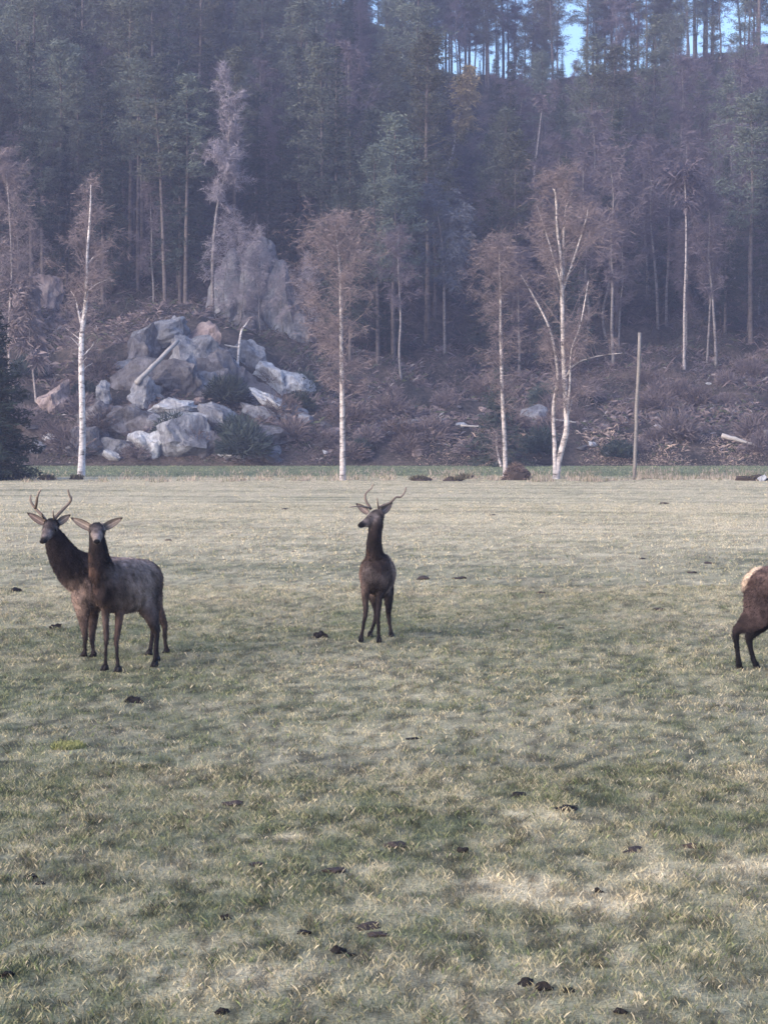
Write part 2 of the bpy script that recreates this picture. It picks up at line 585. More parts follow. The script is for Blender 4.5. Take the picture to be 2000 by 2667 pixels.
gx = np.concatenate([np.linspace(-250, -66, 24), np.linspace(-64, 64, 190), np.linspace(66, 250, 24)])
gy = np.concatenate([[112, 118, 120.9], np.linspace(121, 160, 90), np.linspace(160.6, 262, 130), np.linspace(266, 420, 16)])
GX, GY = np.meshgrid(gx, gy)
x, y = GX.ravel(), GY.ravel()
V = np.stack([x, y, hill_z(x, y)], 1)
n = len(gx)
i = np.arange(len(gy) - 1)[:, None] * n; j = np.arange(n - 1)[None]
Q = np.stack([i + j, i + j + 1, i + n + j + 1, i + n + j], -1).reshape(-1, 4)
tag(link('hillside', mesh_np('hillside', V, Q, M['soil'], None, True)), kind='structure')


# ------------------------------------------------------------------ tree meshes (base at the origin)
def branch_path(p, d, L, k=5, droop=0.0, wob=0.15, rs=RNG):
    pts = [np.array(p, float)]
    d = np.array(d, float); d /= np.linalg.norm(d)
    for q in range(k):
        d = d + np.array((rs.normal() * wob, rs.normal() * wob, rs.normal() * wob * 0.6 - droop))
        d /= np.linalg.norm(d)
        pts.append(pts[-1] + d * L / k)
    return np.array(pts)


def strips(P, D, L, wd, droop, bend=True):
    """many fine twigs as thin two-triangle strips. P,D (m,3); L,wd (m,)"""
    m = len(P)
    D = D / (np.linalg.norm(D, axis=1)[:, None] + 1e-9)
    rnd = RNG.normal(size=(m, 3))
    Sd = np.cross(D, rnd); Sd /= np.linalg.norm(Sd, axis=1)[:, None] + 1e-9
    Sd *= wd[:, None] / 2
    mid = P + D * L[:, None] * 0.5
    end = P + D * L[:, None]
    end[:, 2] -= droop * L
    V = np.stack([P - Sd, P + Sd, mid + Sd * .8, end], 1).reshape(-1, 3)
    b = np.arange(m)[:, None] * 4
    return V, np.concatenate([b + np.array([0, 1, 2]), b + np.array([0, 2, 3])], 1).reshape(-1, 3)


def bare_tree(name, trunk, r0, bark, twig, crown_from, spread, twigs=2600, limbs=22, droop=0.35, tw=0.018, tl=(0.3, 0.9), up=0.9, extra=(), top_r=0.25, shape=1.0, side_bias=0.0, lw=1.0):
    """trunk: (m,3) path. Returns trunk mesh, crown mesh"""
    T = catmull(trunk, 6)
    m = len(T)
    s = np.linspace(0, 1, m)
    rad = r0 * (1 - s) ** 0.8 * (1 - top_r) + r0 * 0.12 + r0 * 0.35 * np.exp(-s * 30)
    rad = np.minimum(rad, r0 * 1.35)
    g = Geo()
    g.add(*tube(T, rad, 8, 0.12))
    for E, ra, rb in extra:
        E = catmull(E, 5)
        g.add(*tube(E, np.linspace(ra, rb, len(E)), 6, 0.12))
    H = T[-1][2] - T[0][2]
    c = Geo()
    PP, DD = [], []
    sources = [(T, crown_from, 1.0, limbs, spread)] + [(catmull(E, 5), 0.25, 1.0, max(4, limbs // 4), spread * 0.45) for E, _, _ in extra]
    for (path, f0, f1, nl, sp) in sources:
        for q in range(nl):
            f = f0 + (f1 - f0) * ((q + RNG.random()) / nl)
            idx = min(int(f * (len(path) - 1)), len(path) - 2)
            p = path[idx]
            rel = (f - f0) / (f1 - f0)
            L = sp * (0.35 + 0.95 * math.sin(math.pi * min(1, rel ** shape * 0.85 + 0.12))) * (0.6 + 0.6 * RNG.random())
            a = RNG.random() * 6.28
            d = np.array((math.cos(a) + side_bias, math.sin(a), up + 0.7 * rel))
            B = branch_path(p, d, L, 6, droop * 0.25, 0.14)
            rb = max(0.012, r0 * 0.16 * (1 - 0.5 * rel)) * lw
            (c if rb < 0.03 else g).add(*tube(B, np.linspace(rb, rb * .3, 7), 4, 0.1, False)[0:1], None, tube(B, np.linspace(rb, rb * .3, 7), 4, 0.1, False)[2])
            k = int(twigs / limbs * (L / sp + 0.2) * (sp / spread) ** 1.5)
            nb = max(2, k // 40)
            for w_ in range(nb):
                u = 0.25 + 0.75 * RNG.random()
                bi = min(int(u * 6), 5)
                sub = branch_path(B[bi], (B[bi + 1] - B[bi]) * 3 / L + RNG.normal(size=3) * 0.55, L * 0.45 * (0.5 + RNG.random()), 4, droop * 0.5, 0.2)
                c.add(*tube(sub, np.linspace(rb * .4, rb * .15, 5), 3, 0, False)[0:1], None, tube(sub, np.linspace(rb * .4, rb * .15, 5), 3, 0, False)[2])
                kk = k // nb
                t_ = RNG.random((kk, 1)) * 3.99
                i0 = t_.astype(int)[:, 0]
                pts = sub[i0] * (1 - (t_ - i0[:, None])) + sub[i0 + 1] * (t_ - i0[:, None])
                PP.append(pts + RNG.normal(size=(kk, 3)) * 0.11)
                DD.append(np.tile((sub[-1] - sub[0]) / (np.linalg.norm(sub[-1] - sub[0]) + 1e-6), (kk, 1)) * 0.45 + RNG.normal(size=(kk, 3)) * 0.8)
    if PP:
        P = np.concatenate(PP); D = np.concatenate(DD)
        L = tl[0] + (tl[1] - tl[0]) * RNG.random(len(P))
        V_, T_ = strips(P, D, L, np.full(len(P), tw) * (0.6 + 0.8 * RNG.random(len(P))), droop)
        c.add(V_, T_)
    return g.mesh(name + '_trunk', bark, True, color=False), (c.mesh(name + '_crown', twig, color=False) if c.n else None)


def needles(c, P, n, sx, sz, size):
    """cloud of small needle-spray triangles round the points P"""
    k = len(P) * n
    C = np.repeat(P, n, 0) + RNG.normal(size=(k, 3)) * np.array((sx, sx, sz))
    D = RNG.normal(size=(k, 3)); D[:, 2] = D[:, 2] * 0.45 + 0.1
    D /= np.linalg.norm(D, axis=1)[:, None]
    E = np.cross(D, RNG.normal(size=(k, 3))); E /= np.linalg.norm(E, axis=1)[:, None] + 1e-9
    s = size * (0.5 + RNG.random((k, 1)))
    V_ = np.stack([C - D * s * .5 - E * s * .13, C - D * s * .3 + E * s * .16, C + D * s * .6], 1).reshape(-1, 3)
    c.add(V_, np.arange(k * 3).reshape(-1, 3))


def pine_tree(name, H, r0, crown_from, spread, layers, per=26, flat=0.12, dead=6, lean=0.0):
    tr = np.array([(0, 0, -0.3), (lean * .2, 0.05, H * .3), (lean * .6 + .1, -0.08, H * .65), (lean, 0, H)])
    T = catmull(tr, 6)
    s = np.linspace(0, 1, len(T))
    g = Geo(); c = Geo()
    g.add(*tube(T, r0 * (1.02 - s) ** 0.7 + 0.02, 7, 0.1))
    for q in range(dead):        # dead snags under the crown
        f = 0.25 + (crown_from - 0.2) * RNG.random()
        p = T[int(f * (len(T) - 1))]
        a = RNG.random() * 6.28
        B = branch_path(p, (math.cos(a), math.sin(a), -0.1), 0.5 + RNG.random() * 1.3, 4, 0.05, .1)
        g.add(*tube(B, np.linspace(.03, .012, 5), 3, 0, False)[0:1], None, tube(B, np.linspace(.03, .012, 5), 3, 0, False)[2])
    pts = []
    for q in range(layers):
        rel = (q + 0.4 * RNG.random()) / layers
        f = crown_from + (1 - crown_from) * rel
        fi = f * (len(T) - 1); i0 = min(int(fi), len(T) - 2)
        p = T[i0] + (T[i0 + 1] - T[i0]) * (fi - i0)
        nb = RNG.integers(3, 6)
        a0 = RNG.random() * 6.28
        for b_ in range(nb):
            a = a0 + b_ * 6.28 / nb + RNG.normal() * .3
            L = spread * (1 - rel * 0.75) * (0.55 + 0.65 * RNG.random()) * (0.7 + 0.5 * math.sin(rel * 3.1))
            B = branch_path(p, (math.cos(a), math.sin(a), 0.15 + 0.5 * rel), L, 5, -0.03, 0.13)
            rb = 0.02 + 0.03 * (1 - rel)
            tb = tube(B, np.linspace(rb, .01, 6), 3, 0, False)
            g.add(tb[0], None, tb[2])
            for u in (2, 3, 4, 5):
                pts.append(B[u] + RNG.normal(size=3) * (0.15, 0.15, 0.05))
                if u > 2 and L > 1.0:
                    pts.append(B[u] + RNG.normal(size=3) * (0.35, 0.35, 0.08))
    pts.append(T[-1])
    needles(c, np.array(pts), int(per * 1.6), 0.24, flat, 0.21)
    return g.mesh(name + '_trunk', M['pine_bark'], True, color=False), c.mesh(name + '_crown', M['pine_needle'], color=False)


def spruce_tree(name, H, r0, spread, mat, layers=26, from_=0.1, per=10, size=0.20):
    g = Geo(); c = Geo()
    T = np.array([(0, 0, -0.3), (0, 0.03, H * .5), (0, 0, H)])
    T = catmull(T, 5)
    g.add(*tube(T, r0 * (1.02 - np.linspace(0, 1, len(T))) + 0.015, 6, 0.1))
    pts = []
    for q in range(layers):
        rel = (q + .5 * RNG.random()) / layers
        z = H * (from_ + (0.985 - from_) * rel)
        nb = 8 if rel < .7 else 5
        a0 = RNG.random() * 6.28
        for b_ in range(nb):
            a = a0 + b_ * 6.28 / nb + RNG.normal() * .25
            L = spread * (1 - rel) ** 0.85 * (0.6 + 0.55 * RNG.random()) + 0.12
            B = branch_path((0, 0, z), (math.cos(a), math.sin(a), -0.12 + .5 * rel), L, 5, 0.06 - .1 * rel, 0.07)
            tb = tube(B, np.linspace(.022, .006, 6), 3, 0, False)
            g.add(tb[0], None, tb[2])
            k = max(2, int(L / 0.28))
            for u in np.linspace(0.15, 1, k):
                i0 = min(int(u * 5), 4)
                pts.append(B[i0] + (B[i0 + 1] - B[i0]) * (u * 5 - i0))
    needles(c, np.array(pts), per, 0.13, 0.10, size)
    return g.mesh(name + '_trunk', M['pine_bark'], True, color=False), c.mesh(name + '_crown', mat, color=False)


def simple_path(H, lean=(0, 0), wob=0.2, k=5):
    return np.array([(lean[0] * (q / k) ** 1.3 + RNG.normal() * wob * (q > 0), lean[1] * q / k + RNG.normal() * wob * (q > 0), -0.3 + (H + .3) * q / k) for q in range(k + 1)])


def put_tree(name, meshes, loc, label, cat='tree', group=None, rz=0.0, sc=1.0, sz=None):
    t = thing(name, label, cat, loc, group)
    t.rotation_euler = (0, 0, rz)
    t.scale = (sc, sc, sz if sz else sc)
    link('trunk', meshes[0], t)
    if meshes[1] is not None:
        link('crown', meshes[1], t)
    return t


PINES = [pine_tree('pine%d' % k, H, r, cf, sp, la, 20, fl, 6, ln) for k, (H, r, cf, sp, la, fl, ln) in enumerate([
    (17, .17, .42, 2.9, 14, .14, .3), (19, .19, .50, 3.1, 14, .12, -.4), (15, .15, .36, 2.6, 14, .16, .1), (18, .16, .55, 2.7, 12, .13, .5), (13, .14, .28, 2.7, 13, .15, 0)])]
SPRUCES = [spruce_tree('spruce%d' % k, H, r, sp, M['spruce_needle'], la, fr, 17) for k, (H, r, sp, la, fr) in enumerate([
    (15, .15, 2.3, 26, .12), (18, .18, 2.5, 30, .2), (11, .12, 2.0, 22, .05), (16, .16, 1.9, 26, .3)])]
BARES = [bare_tree('bare%d' % k, simple_path(H, ln, .15), .11 + H * .003, M['aspen'], M['twig_far'], cf, sp, 2600, 20, .12, .022, (.3, .8), 1.2) for k, (H, ln, cf, sp) in enumerate([
    (13, (.5, 0), .35, 2.2), (15, (-.8, 0), .45, 2.4), (11, (.2, .3), .3, 2.0), (14, (.9, 0), .4, 2.1), (12, (-.3, 0), .3, 2.3)])]

# forest mixture over the slope
counts = dict(pine=0, spruce=0, bare=0)
LBL = dict(pine=('pine_tree', 'bare trunked pine among others on the wooded hillside', 'pines on the hillside'),
           spruce=('spruce_tree', 'dark spruce among others on the wooded hillside', 'spruces on the hillside'),
           bare=('bare_tree', 'leafless greyish tree among others on the wooded hillside', 'leafless trees on the hillside'))
RIDGE_PINES = []
yy = 141.0
row = 0
while yy < 273:
    step = 3.9 + (yy - 140) * 0.012
    half = 0.2 * yy + 6
    xs = np.arange(-half, half, step)
    for xx in xs:
        X_ = xx + RNG.normal() * step * .3; Y_ = yy + RNG.normal() * 1.3
        px = X_ / Y_ * F + CX
        py = 1110 - (hz(X_, Y_) - CAMH) / Y_ * F
        if Y_ < 150 and px > 1150 and py > 900: continue
        if Y_ < 147 and abs(px - 480) < 420: continue       # the rocks
        if 545 < px < 815 and Y_ < 164: continue
        # openings in front of the single trees that stand out
        if any(a < px < b and c < Y_ < d for a, b, c, d in ((1140, 1262, 146, 209), (1370, 1428, 150, 195), (535, 662, 140, 175), (1085, 1205, 140, 153))): continue
        ridge = Y_ > 247
        if ridge and px > 1000:
            if px > 1230 and RNG.random() < 0.12: continue
            # gaps where the sky shows
            if any(a < px < b for a, b in ((1440, 1540), (1855, 1915), (1275, 1300))) and RNG.random() < .85: continue
            kind = 'pine' if RNG.random() < .55 else 'bare'
        else:
            n1 = float(fbm(np.array([X_ * .06]), np.array([Y_ * .05]), 71)[0])
            left = np.clip((800 - px) / 500, 0, 1)
            right = np.clip((px - 1150) / 350, 0, 1)
            wp = .25 + .5 * left; ws = .35 - .1 * left - .05 * right + (.25 if py > 450 else 0); wb = .22 + .95 * right * (1.2 if py < 600 else .6) + (n1 - .5)
            ps = np.clip([wp, ws, max(wb, .05)], .02, 2); ps = ps / ps.sum()
            kind = ('pine', 'spruce', 'bare')[RNG.choice(3, p=ps)]
        if counts[kind] >= 285:
            kind = min(counts, key=counts.get)
            if counts[kind] >= 285: continue
        counts[kind] += 1
        ry = float(np.interp(px, [900, 1000, 1150, 1450, 1700, 1850, 2100], [-400, 60, 215, 185, 150, 105, 85]))
        lib = dict(pine=PINES, spruce=SPRUCES, bare=BARES)[kind]
        sc = (0.78 + .4 * RNG.random())
        if px > 900 and not ridge:
            sc = min(sc, max(.3, (py - ry) / F * Y_ / 15.5 * (.9 + .25 * RNG.random())))
        elif px > 1000:
            sc = .95 + .4 * RNG.random()
        nm, lb, gr = LBL[kind]
        zone = ('lower' if Y_ < 178 else 'upper' if Y_ < 236 else 'topmost') + (' left' if px < 700 else ' middle' if px < 1300 else ' right')
        lb = lb.replace('the wooded hillside', 'the %s part of the wooded hillside' % zone); gr = gr + ', ' + zone
        put_tree(nm, lib[RNG.integers(len(lib))], (X_, Y_, hz(X_, Y_) - .1), lb, 'tree', gr, RNG.random() * 6.28, sc, sc * (.9 + .25 * RNG.random()))
    yy += step * .95
    row += 1
for k in range(60):
    px = 985 + (k * 17.3 if k < 14 else 235 + (k - 14) * 17.5) + RNG.normal() * 4
    Y_ = RNG.uniform(247, 257)
    if any(a < px < b for a, b in ((1452, 1525), (1868, 1905))): continue
    X_ = (px - CX) / F * Y_
    kind = 'pine' if k % 3 else 'bare'
    lib = PINES if k % 3 else BARES
    nm, lb, gr = LBL[kind]
    zone = 'topmost' + (' left' if px < 700 else ' middle' if px < 1300 else ' right')
    s_ = RNG.uniform(.75, 1.25)
    put_tree(nm, lib[RNG.integers(len(lib))], (X_, Y_, hz(X_, Y_) - .1), lb.replace('the wooded hillside', 'the %s part of the wooded hillside' % zone), 'tree', gr + ', ' + zone, RNG.random() * 6.28, s_)
print('trees', counts)


# ------------------------------------------------------------------ single trees that stand out
def px_path(pts, Y, base=None):
    """path through photo pixels at distance Y, relative to its first point"""
    P = np.array([at(a, b, Y + (c if c else 0)) for a, b, *r in pts for c in [r[0] if r else 0]])
    return P, P - P[0]


def birch(pts, Y, r0, label, bark, twig, cf, spread, name='birch_tree', extra=(), ground_z=None, **kw):
    W = np.array([at(p[0], p[1], Y) for p in pts])
    b = W[0].copy()
    if Y > FOOT and name != 'x' and b[2] > hz(b[0], Y) + .3:
        W = np.concatenate([[[b[0], Y, hz(b[0], Y) - .2]], W])
        b = W[0].copy()
    W = W - b
    W = W + np.array([[0, (math.sin(k * 2.1) * .12 if k else 0), 0] for k in range(len(W))])
    W[0][2] -= 0.15
    E = []
    for ep, ra, rb, dy in extra:
        e = np.array([at(p[0], p[1], Y + dy * q / max(1, len(ep) - 1)) for q, p in enumerate(ep)]) - b
        E.append((e, ra, rb))
    ms = bare_tree(name, W, r0, bark, twig, cf, spread, extra=E, **kw)
    return put_tree(name, ms, b, label)


YB = ground(211, 1241)[1]
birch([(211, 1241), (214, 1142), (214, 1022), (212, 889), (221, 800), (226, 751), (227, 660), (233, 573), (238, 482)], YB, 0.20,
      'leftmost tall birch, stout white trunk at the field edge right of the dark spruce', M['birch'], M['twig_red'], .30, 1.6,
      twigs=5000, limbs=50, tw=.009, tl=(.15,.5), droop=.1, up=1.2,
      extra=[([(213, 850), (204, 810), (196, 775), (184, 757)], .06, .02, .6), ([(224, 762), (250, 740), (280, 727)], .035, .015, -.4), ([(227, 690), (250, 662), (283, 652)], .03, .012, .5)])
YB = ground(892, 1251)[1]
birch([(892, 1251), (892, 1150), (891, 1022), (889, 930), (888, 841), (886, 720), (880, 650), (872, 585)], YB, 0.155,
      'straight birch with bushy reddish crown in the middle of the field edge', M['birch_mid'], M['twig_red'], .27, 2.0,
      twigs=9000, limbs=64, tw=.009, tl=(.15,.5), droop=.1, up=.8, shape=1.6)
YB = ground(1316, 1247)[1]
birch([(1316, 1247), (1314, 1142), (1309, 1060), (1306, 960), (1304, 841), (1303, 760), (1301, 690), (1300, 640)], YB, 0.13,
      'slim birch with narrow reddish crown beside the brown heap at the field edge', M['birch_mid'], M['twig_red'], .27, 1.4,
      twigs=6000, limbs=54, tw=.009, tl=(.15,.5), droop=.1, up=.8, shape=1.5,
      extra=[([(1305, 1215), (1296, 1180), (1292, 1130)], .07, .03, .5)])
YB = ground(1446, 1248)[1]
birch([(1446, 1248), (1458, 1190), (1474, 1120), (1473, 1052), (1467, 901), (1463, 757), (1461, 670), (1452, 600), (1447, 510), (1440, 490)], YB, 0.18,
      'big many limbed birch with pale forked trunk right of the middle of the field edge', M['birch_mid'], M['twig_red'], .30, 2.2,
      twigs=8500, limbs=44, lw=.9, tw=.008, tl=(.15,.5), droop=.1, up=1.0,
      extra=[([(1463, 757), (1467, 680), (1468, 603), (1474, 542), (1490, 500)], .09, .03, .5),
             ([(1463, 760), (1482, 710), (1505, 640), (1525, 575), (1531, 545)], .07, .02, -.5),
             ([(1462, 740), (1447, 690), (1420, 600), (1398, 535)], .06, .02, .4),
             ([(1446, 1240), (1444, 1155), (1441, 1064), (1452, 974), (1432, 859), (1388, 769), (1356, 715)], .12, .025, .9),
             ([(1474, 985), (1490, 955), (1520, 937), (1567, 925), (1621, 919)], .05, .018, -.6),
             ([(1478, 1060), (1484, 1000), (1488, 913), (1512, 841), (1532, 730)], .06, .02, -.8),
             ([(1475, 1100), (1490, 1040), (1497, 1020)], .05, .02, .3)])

# small conifer behind the slim birch
fir_near = spruce_tree('young_spruce', 6.2, .09, 2.1, M['spruce_needle'], 15, .06, 12, .24)
p = on_hill(1290, 1195)
put_tree('spruce_tree', fir_near, (p[0], 119.5, 0), 'low dark green conifer behind the slim birch near the brown heap', sc=1.0)
# dark spruce at the left edge
big = spruce_tree('edge_spruce', 9.2, .2, 2.75, M['fir_near'], 34, .01, 26, .24)
g0 = ground(-42, 1250)
put_tree('spruce_tree', big, (g0[0], g0[1], 0), 'dense dark green spruce cut off by the left edge at the field border')

# reddish birches far left, trunks on the knoll, snags in the wood
def hill_tree(pts, r0, label, bark, twig, cf, sp, Y=None, name='birch_tree', **kw):
    p = on_hill(pts[0][0], pts[0][1]) if Y is None else at(pts[0][0], pts[0][1], Y)
    return birch(pts, p[1], r0, label, bark, twig, cf, sp, name=name, **kw)


hill_tree([(25, 1035), (24, 870), (28, 760), (30, 690), (26, 560), (18, 470), (15, 430)], .13, 'reddish crowned birch at the far left behind the dark spruce', M['birch_grey'], M['twig_red'], .35, 2.2, Y=126, twigs=8000, limbs=34, tw=.016, tl=(.2, .6), droop=.1)
hill_tree([(92, 1036), (86, 960), (78, 889), (74, 800), (70, 740)], .10, 'thin pale birch left of the slanted slab of rock', M['birch_grey'], M['twig_red'], .4, 1.5, Y=126, twigs=2200, limbs=16, tw=.026)
hill_tree([(612, 1072), (618, 962), (627, 871), (640, 845), (651, 829)], .13, 'thin leafless birch with curved top standing on the rocky knoll', M['birch'], M['twig_red'], .6, .5, Y=132, twigs=90, limbs=5, tw=.01, tl=(.1,.3))
hill_tree([(394, 1210), (393, 1170), (396, 1110)], .09, 'short pale broken stem below the boulders', M['birch_grey'], M['twig_red'], .7, .3, Y=123, twigs=20, limbs=3)
hill_tree([(1158, 900), (1157, 800), (1156, 715), (1152, 640), (1140, 560), (1128, 500)], .16, 'lichen grey tree with bluish crown left of the slim birch', M['aspen'], M['twig_blue'], .42, 2.3, Y=150, twigs=5200, limbs=30, tw=.02, tl=(.2, .6))
hill_tree([(1156, 470), (1168, 430), (1182, 380), (1193, 320), (1203, 270), (1207, 225), (1212, 175)], .19, 'leaning pale trunk with yellowish crown high on the hillside', M['birch_grey'], M['twig_yellow'], .5, 1.7, Y=206, twigs=5200, limbs=30, tw=.035, tl=(.3, .7), side_bias=.7)
hill_tree([(1386, 520), (1392, 440), (1400, 380), (1408, 310), (1410, 280), (1404, 255)], .14, 'pale bare snag with kinked top on the hillside', M['birch_grey'], M['twig_far'], .8, .6, Y=192, twigs=260, limbs=6, tw=.025)
hill_tree([(556, 872), (553, 760), (556, 640), (566, 540), (588, 440), (598, 320), (594, 170)], .17, 'silvery lilac tree with layered lichen covered branches on the left of the slope', M['aspen'], M['twig_silver'], .52, 1.7, Y=146, twigs=7000, limbs=34, tw=.04, tl=(.25, .6), droop=.0, up=.15, shape=.9)
hill_tree([(1783, 800), (1785, 700), (1787, 600), (1785, 500), (1780, 440)], .14, 'tall slim pale trunk on the right of the slope', M['birch_grey'], M['twig_far'], .7, 1.6, Y=150, twigs=1500, limbs=12, tw=.03)
for k, (px0, py0, px1, py1, r, lb) in enumerate([
    (432, 800, 412, 520, .17, 'slightly tilted pine trunk above the top boulders'),
    (484, 835, 486, 560, .17, 'straight pine trunk rising behind the highest boulder'),
    (613, 700, 612, 590, .13, 'pale trunk in front of the upper edge of the grey cliff'),
    (360, 760, 358, 450, .16, 'pine trunk left of the tilted one above the knoll'),
    (158, 700, 158, 420, .17, 'pine trunk between the far left birches and the tall white birch')]):
    b = on_hill(px0, py0)
    Y_ = max(b[1], 147.5)
    P0, P1 = at(px0, py0, Y_), at(px1, py1, Y_)
    z0 = hz(P0[0], Y_)
    pt = pine_tree('kpine%d' % k, 18.5, r, .6, 2.5, 11, 20, .11, 6, (P1[0] - P0[0]) * 1.5)
    put_tree('pine_tree', pt, (P0[0], Y_, z0 - .2), lb)


# ------------------------------------------------------------------ rocks
from mathutils import noise as mnoise
import bmesh


def rock_mesh(name, sx, sy, sz, mat, seed, sub=4, rough=0.25, cuts=15):
    bm = bmesh.new()
    bmesh.ops.create_icosphere(bm, subdivisions=sub, radius=1.0)
    rs = np.random.default_rng(seed)
    pl = []
    for q in range(cuts):
        n_ = rs.normal(size=3); n_[2] = n_[2] * 0.8; n_ /= np.linalg.norm(n_)
        pl.append((n_, 0.5 + 0.3 * rs.random()))
    for v in bm.verts:
        c = np.array(v.co)
        for n_, d in pl:
            e = c @ n_ - d
            if e > 0: c = c - n_ * e * 0.98
        nn = mnoise.fractal(Vector(c * 1.6 + seed * 3.7), 0.9, 2.1, 5)
        c = c * (1 + rough * nn)
        v.co = (c[0] * sx * 1.42, c[1] * sy * 1.4, c[2] * sz * 1.42)
    me = bpy.data.meshes.new(name)
    bm.to_mesh(me); bm.free()
    me.materials.append(mat)
    return me


def rock(px, py, wpx, hpx, Y, mat, label, seed, tilt=0.0, deep=0.8, name='boulder', cat='boulder', sub=4, rough=.22, group=None):
    p = at(px, py, Y)
    m_px = Y / F
    sx, sz = wpx * m_px / 2, hpx * m_px / 2
    me = rock_mesh(name, sx, (sx + sz) / 2 * deep, sz, mat, seed, sub, rough)
    o = link(name, me, None, p)
    o.rotation_euler = (0, tilt, 0)
    tag(o, label, cat, group)
    return o


def hill_Y(px, py):
    return on_hill(px, py)[1]


R_, RP, RD, RK = M['rock'], M['rock_pale'], M['rock_dark'], M['rock_pink']
for k, (px, py, ww, hh, mat, tl, lb) in enumerate([
    (458, 868, 88, 62, R_, 0, 'rounded grey boulder on the very top of the rocky knoll'),
    (405, 882, 110, 60, R_, -.35, 'broad grey outcrop sloping down left of the topmost boulder'),
    (535, 890, 76, 64, RK, .2, 'pinkish grey boulder right of the topmost one'),
    (492, 940, 110, 98, R_, .1, 'large smooth grey boulder under the top ledge beside the fallen log'),
    (340, 966, 78, 54, R_, 0, 'grey rounded rock just left of the lower end of the fallen log'),
    (376, 912, 96, 84, RD, -.3, 'dark rock above the fallen log'),
    (498, 1148, 138, 112, R_, -.1, 'big blocky grey boulder at the foot of the knoll'),
    (485, 1092, 140, 34, RP, .05, 'pale ledge on top of the big blocky boulder'),
    (395, 1172, 76, 74, RP, .1, 'pale cracked rock left of the big blocky boulder'),
    (612, 1186, 66, 60, RP, .2, 'pale rock with white foot right of the big blocky boulder'),
    (142, 1046, 84, 58, RK, -.75, 'slanted light slab of rock left of the tall white birch'),
    (376, 1028, 62, 56, R_, 0, 'mid grey block below the lower end of the log'),
    (455, 1062, 92, 34, RP, -.1, 'long pale ledge above the blocky boulder'),
    (648, 925, 66, 58, R_, .4, 'grey rock right of the thin knoll birch at its top'),
    (706, 975, 100, 50, RP, .6, 'bright slab descending to the right from the knoll'),
    (765, 1005, 96, 44, RP, .35, 'bright grey slab end pointing right below the cliff'),
    (725, 1058, 104, 40, RP, .65, 'lower bright slab parallel to the upper one'),
    (648, 1045, 64, 40, R_, .3, 'small grey block between the thin birch and the slabs'),
    (268, 1036, 44, 54, R_, 0, 'small upright grey rock between the white birch and the knoll'),
    (98, 770, 100, 96, RK, -.4, 'pinkish outcrop high on the left slope'),
    (70, 800, 60, 90, RK, -.3, 'narrow pink rock face beside the high pink outcrop'),
    (455, 1203, 110, 18, RP, 0, 'row of whitish stones along the foot of the blocky boulder'),
    (560, 1195, 34, 26, RP, 0, 'small whitish stone between the blocky boulder and the pale rock'),
    (255, 1080, 90, 50, RD, 0, 'dark lumpy rock at the lower left of the knoll'),
    (330, 1100, 90, 60, RD, 0, 'dark lumpy rock left of the pale cracked rock'),
    (575, 1010, 110, 60, RD, .2, 'dark mossy rock in the middle of the knoll'),
    (700, 1130, 110, 46, RD, .1, 'dark flat rock at the lower right of the knoll'),
    (760, 1080, 70, 36, R_, .3, 'grey flat rock at the right end of the knoll'),
    (300, 1170, 84, 60, R_, 0, 'grey boulder at the knoll foot right of the white birch'),
    (425, 1112, 64, 44, R_, .2, 'grey block wedged left above the big blocky boulder'),
    (575, 1100, 96, 56, R_, .3, 'grey slanting block right above the big blocky boulder'),
    (548, 1160, 60, 70, RD, 0, 'dark block squeezed against the right side of the big blocky boulder'),
    (232, 1158, 80, 60, RD, 0, 'dark boulder at the knoll foot close to the white birch'),
    (665, 1186, 74, 42, R_, .1, 'grey boulder at the foot right of the pale rock with white foot'),
    (528, 1000, 76, 50, R_, .2, 'grey block below the large smooth boulder'),
    (430, 1000, 74, 50, RD, -.1, 'dark block right of the lower end of the log'),
    (600, 975, 70, 46, R_, .3, 'grey block close to the left of the thin knoll birch'),
    (690, 1085, 80, 44, R_, .4, 'grey slab below the lower bright slab'),
    (1060, 1080 + 26, 60, 22, RD, 0, 'dark stone on the bank behind the middle birch'),
]):
    Y_ = max(hill_Y(px, py + hh * .25) - 0.2, 122.5)
    rock(px, py, ww * 1.12, hh * 1.12, Y_, mat, lb, 100 + k, tl, .8, sub=4, rough=.3)

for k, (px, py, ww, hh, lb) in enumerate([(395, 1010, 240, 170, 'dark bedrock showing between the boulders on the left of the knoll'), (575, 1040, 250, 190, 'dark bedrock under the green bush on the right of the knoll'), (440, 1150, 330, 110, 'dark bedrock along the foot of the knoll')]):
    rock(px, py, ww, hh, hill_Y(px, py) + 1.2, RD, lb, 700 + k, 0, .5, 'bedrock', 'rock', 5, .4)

# the cliff behind the knoll, split by a long crack
for k, (px, py, ww, hh, Y_, tl, lb) in enumerate([
    (605, 800, 104, 190, 149.0, .10, 'leftmost narrow slab of the tall grey cliff behind the knoll'),
    (664, 785, 130, 255, 149.5, .04, 'highest slab of the tall grey cliff behind the knoll'),
    (733, 825, 120, 240, 148.6, -.16, 'leaning slab right of the highest one in the grey cliff'),
    (784, 880, 80, 180, 147.6, -.3, 'rightmost low slab of the grey cliff near the middle birch'),
    (655, 905, 170, 130, 147.4, .1, 'broad foot of the grey cliff just above the knoll'),
    (748, 935, 110, 90, 146.6, .3, 'small block at the lower right foot of the grey cliff')]):
    rock(px, py, ww, hh, Y_, M['rock'] if k != 4 else M['rock_dark'], lb, 320 + k, tl, .6, 'cliff', 'cliff', 5, .17)

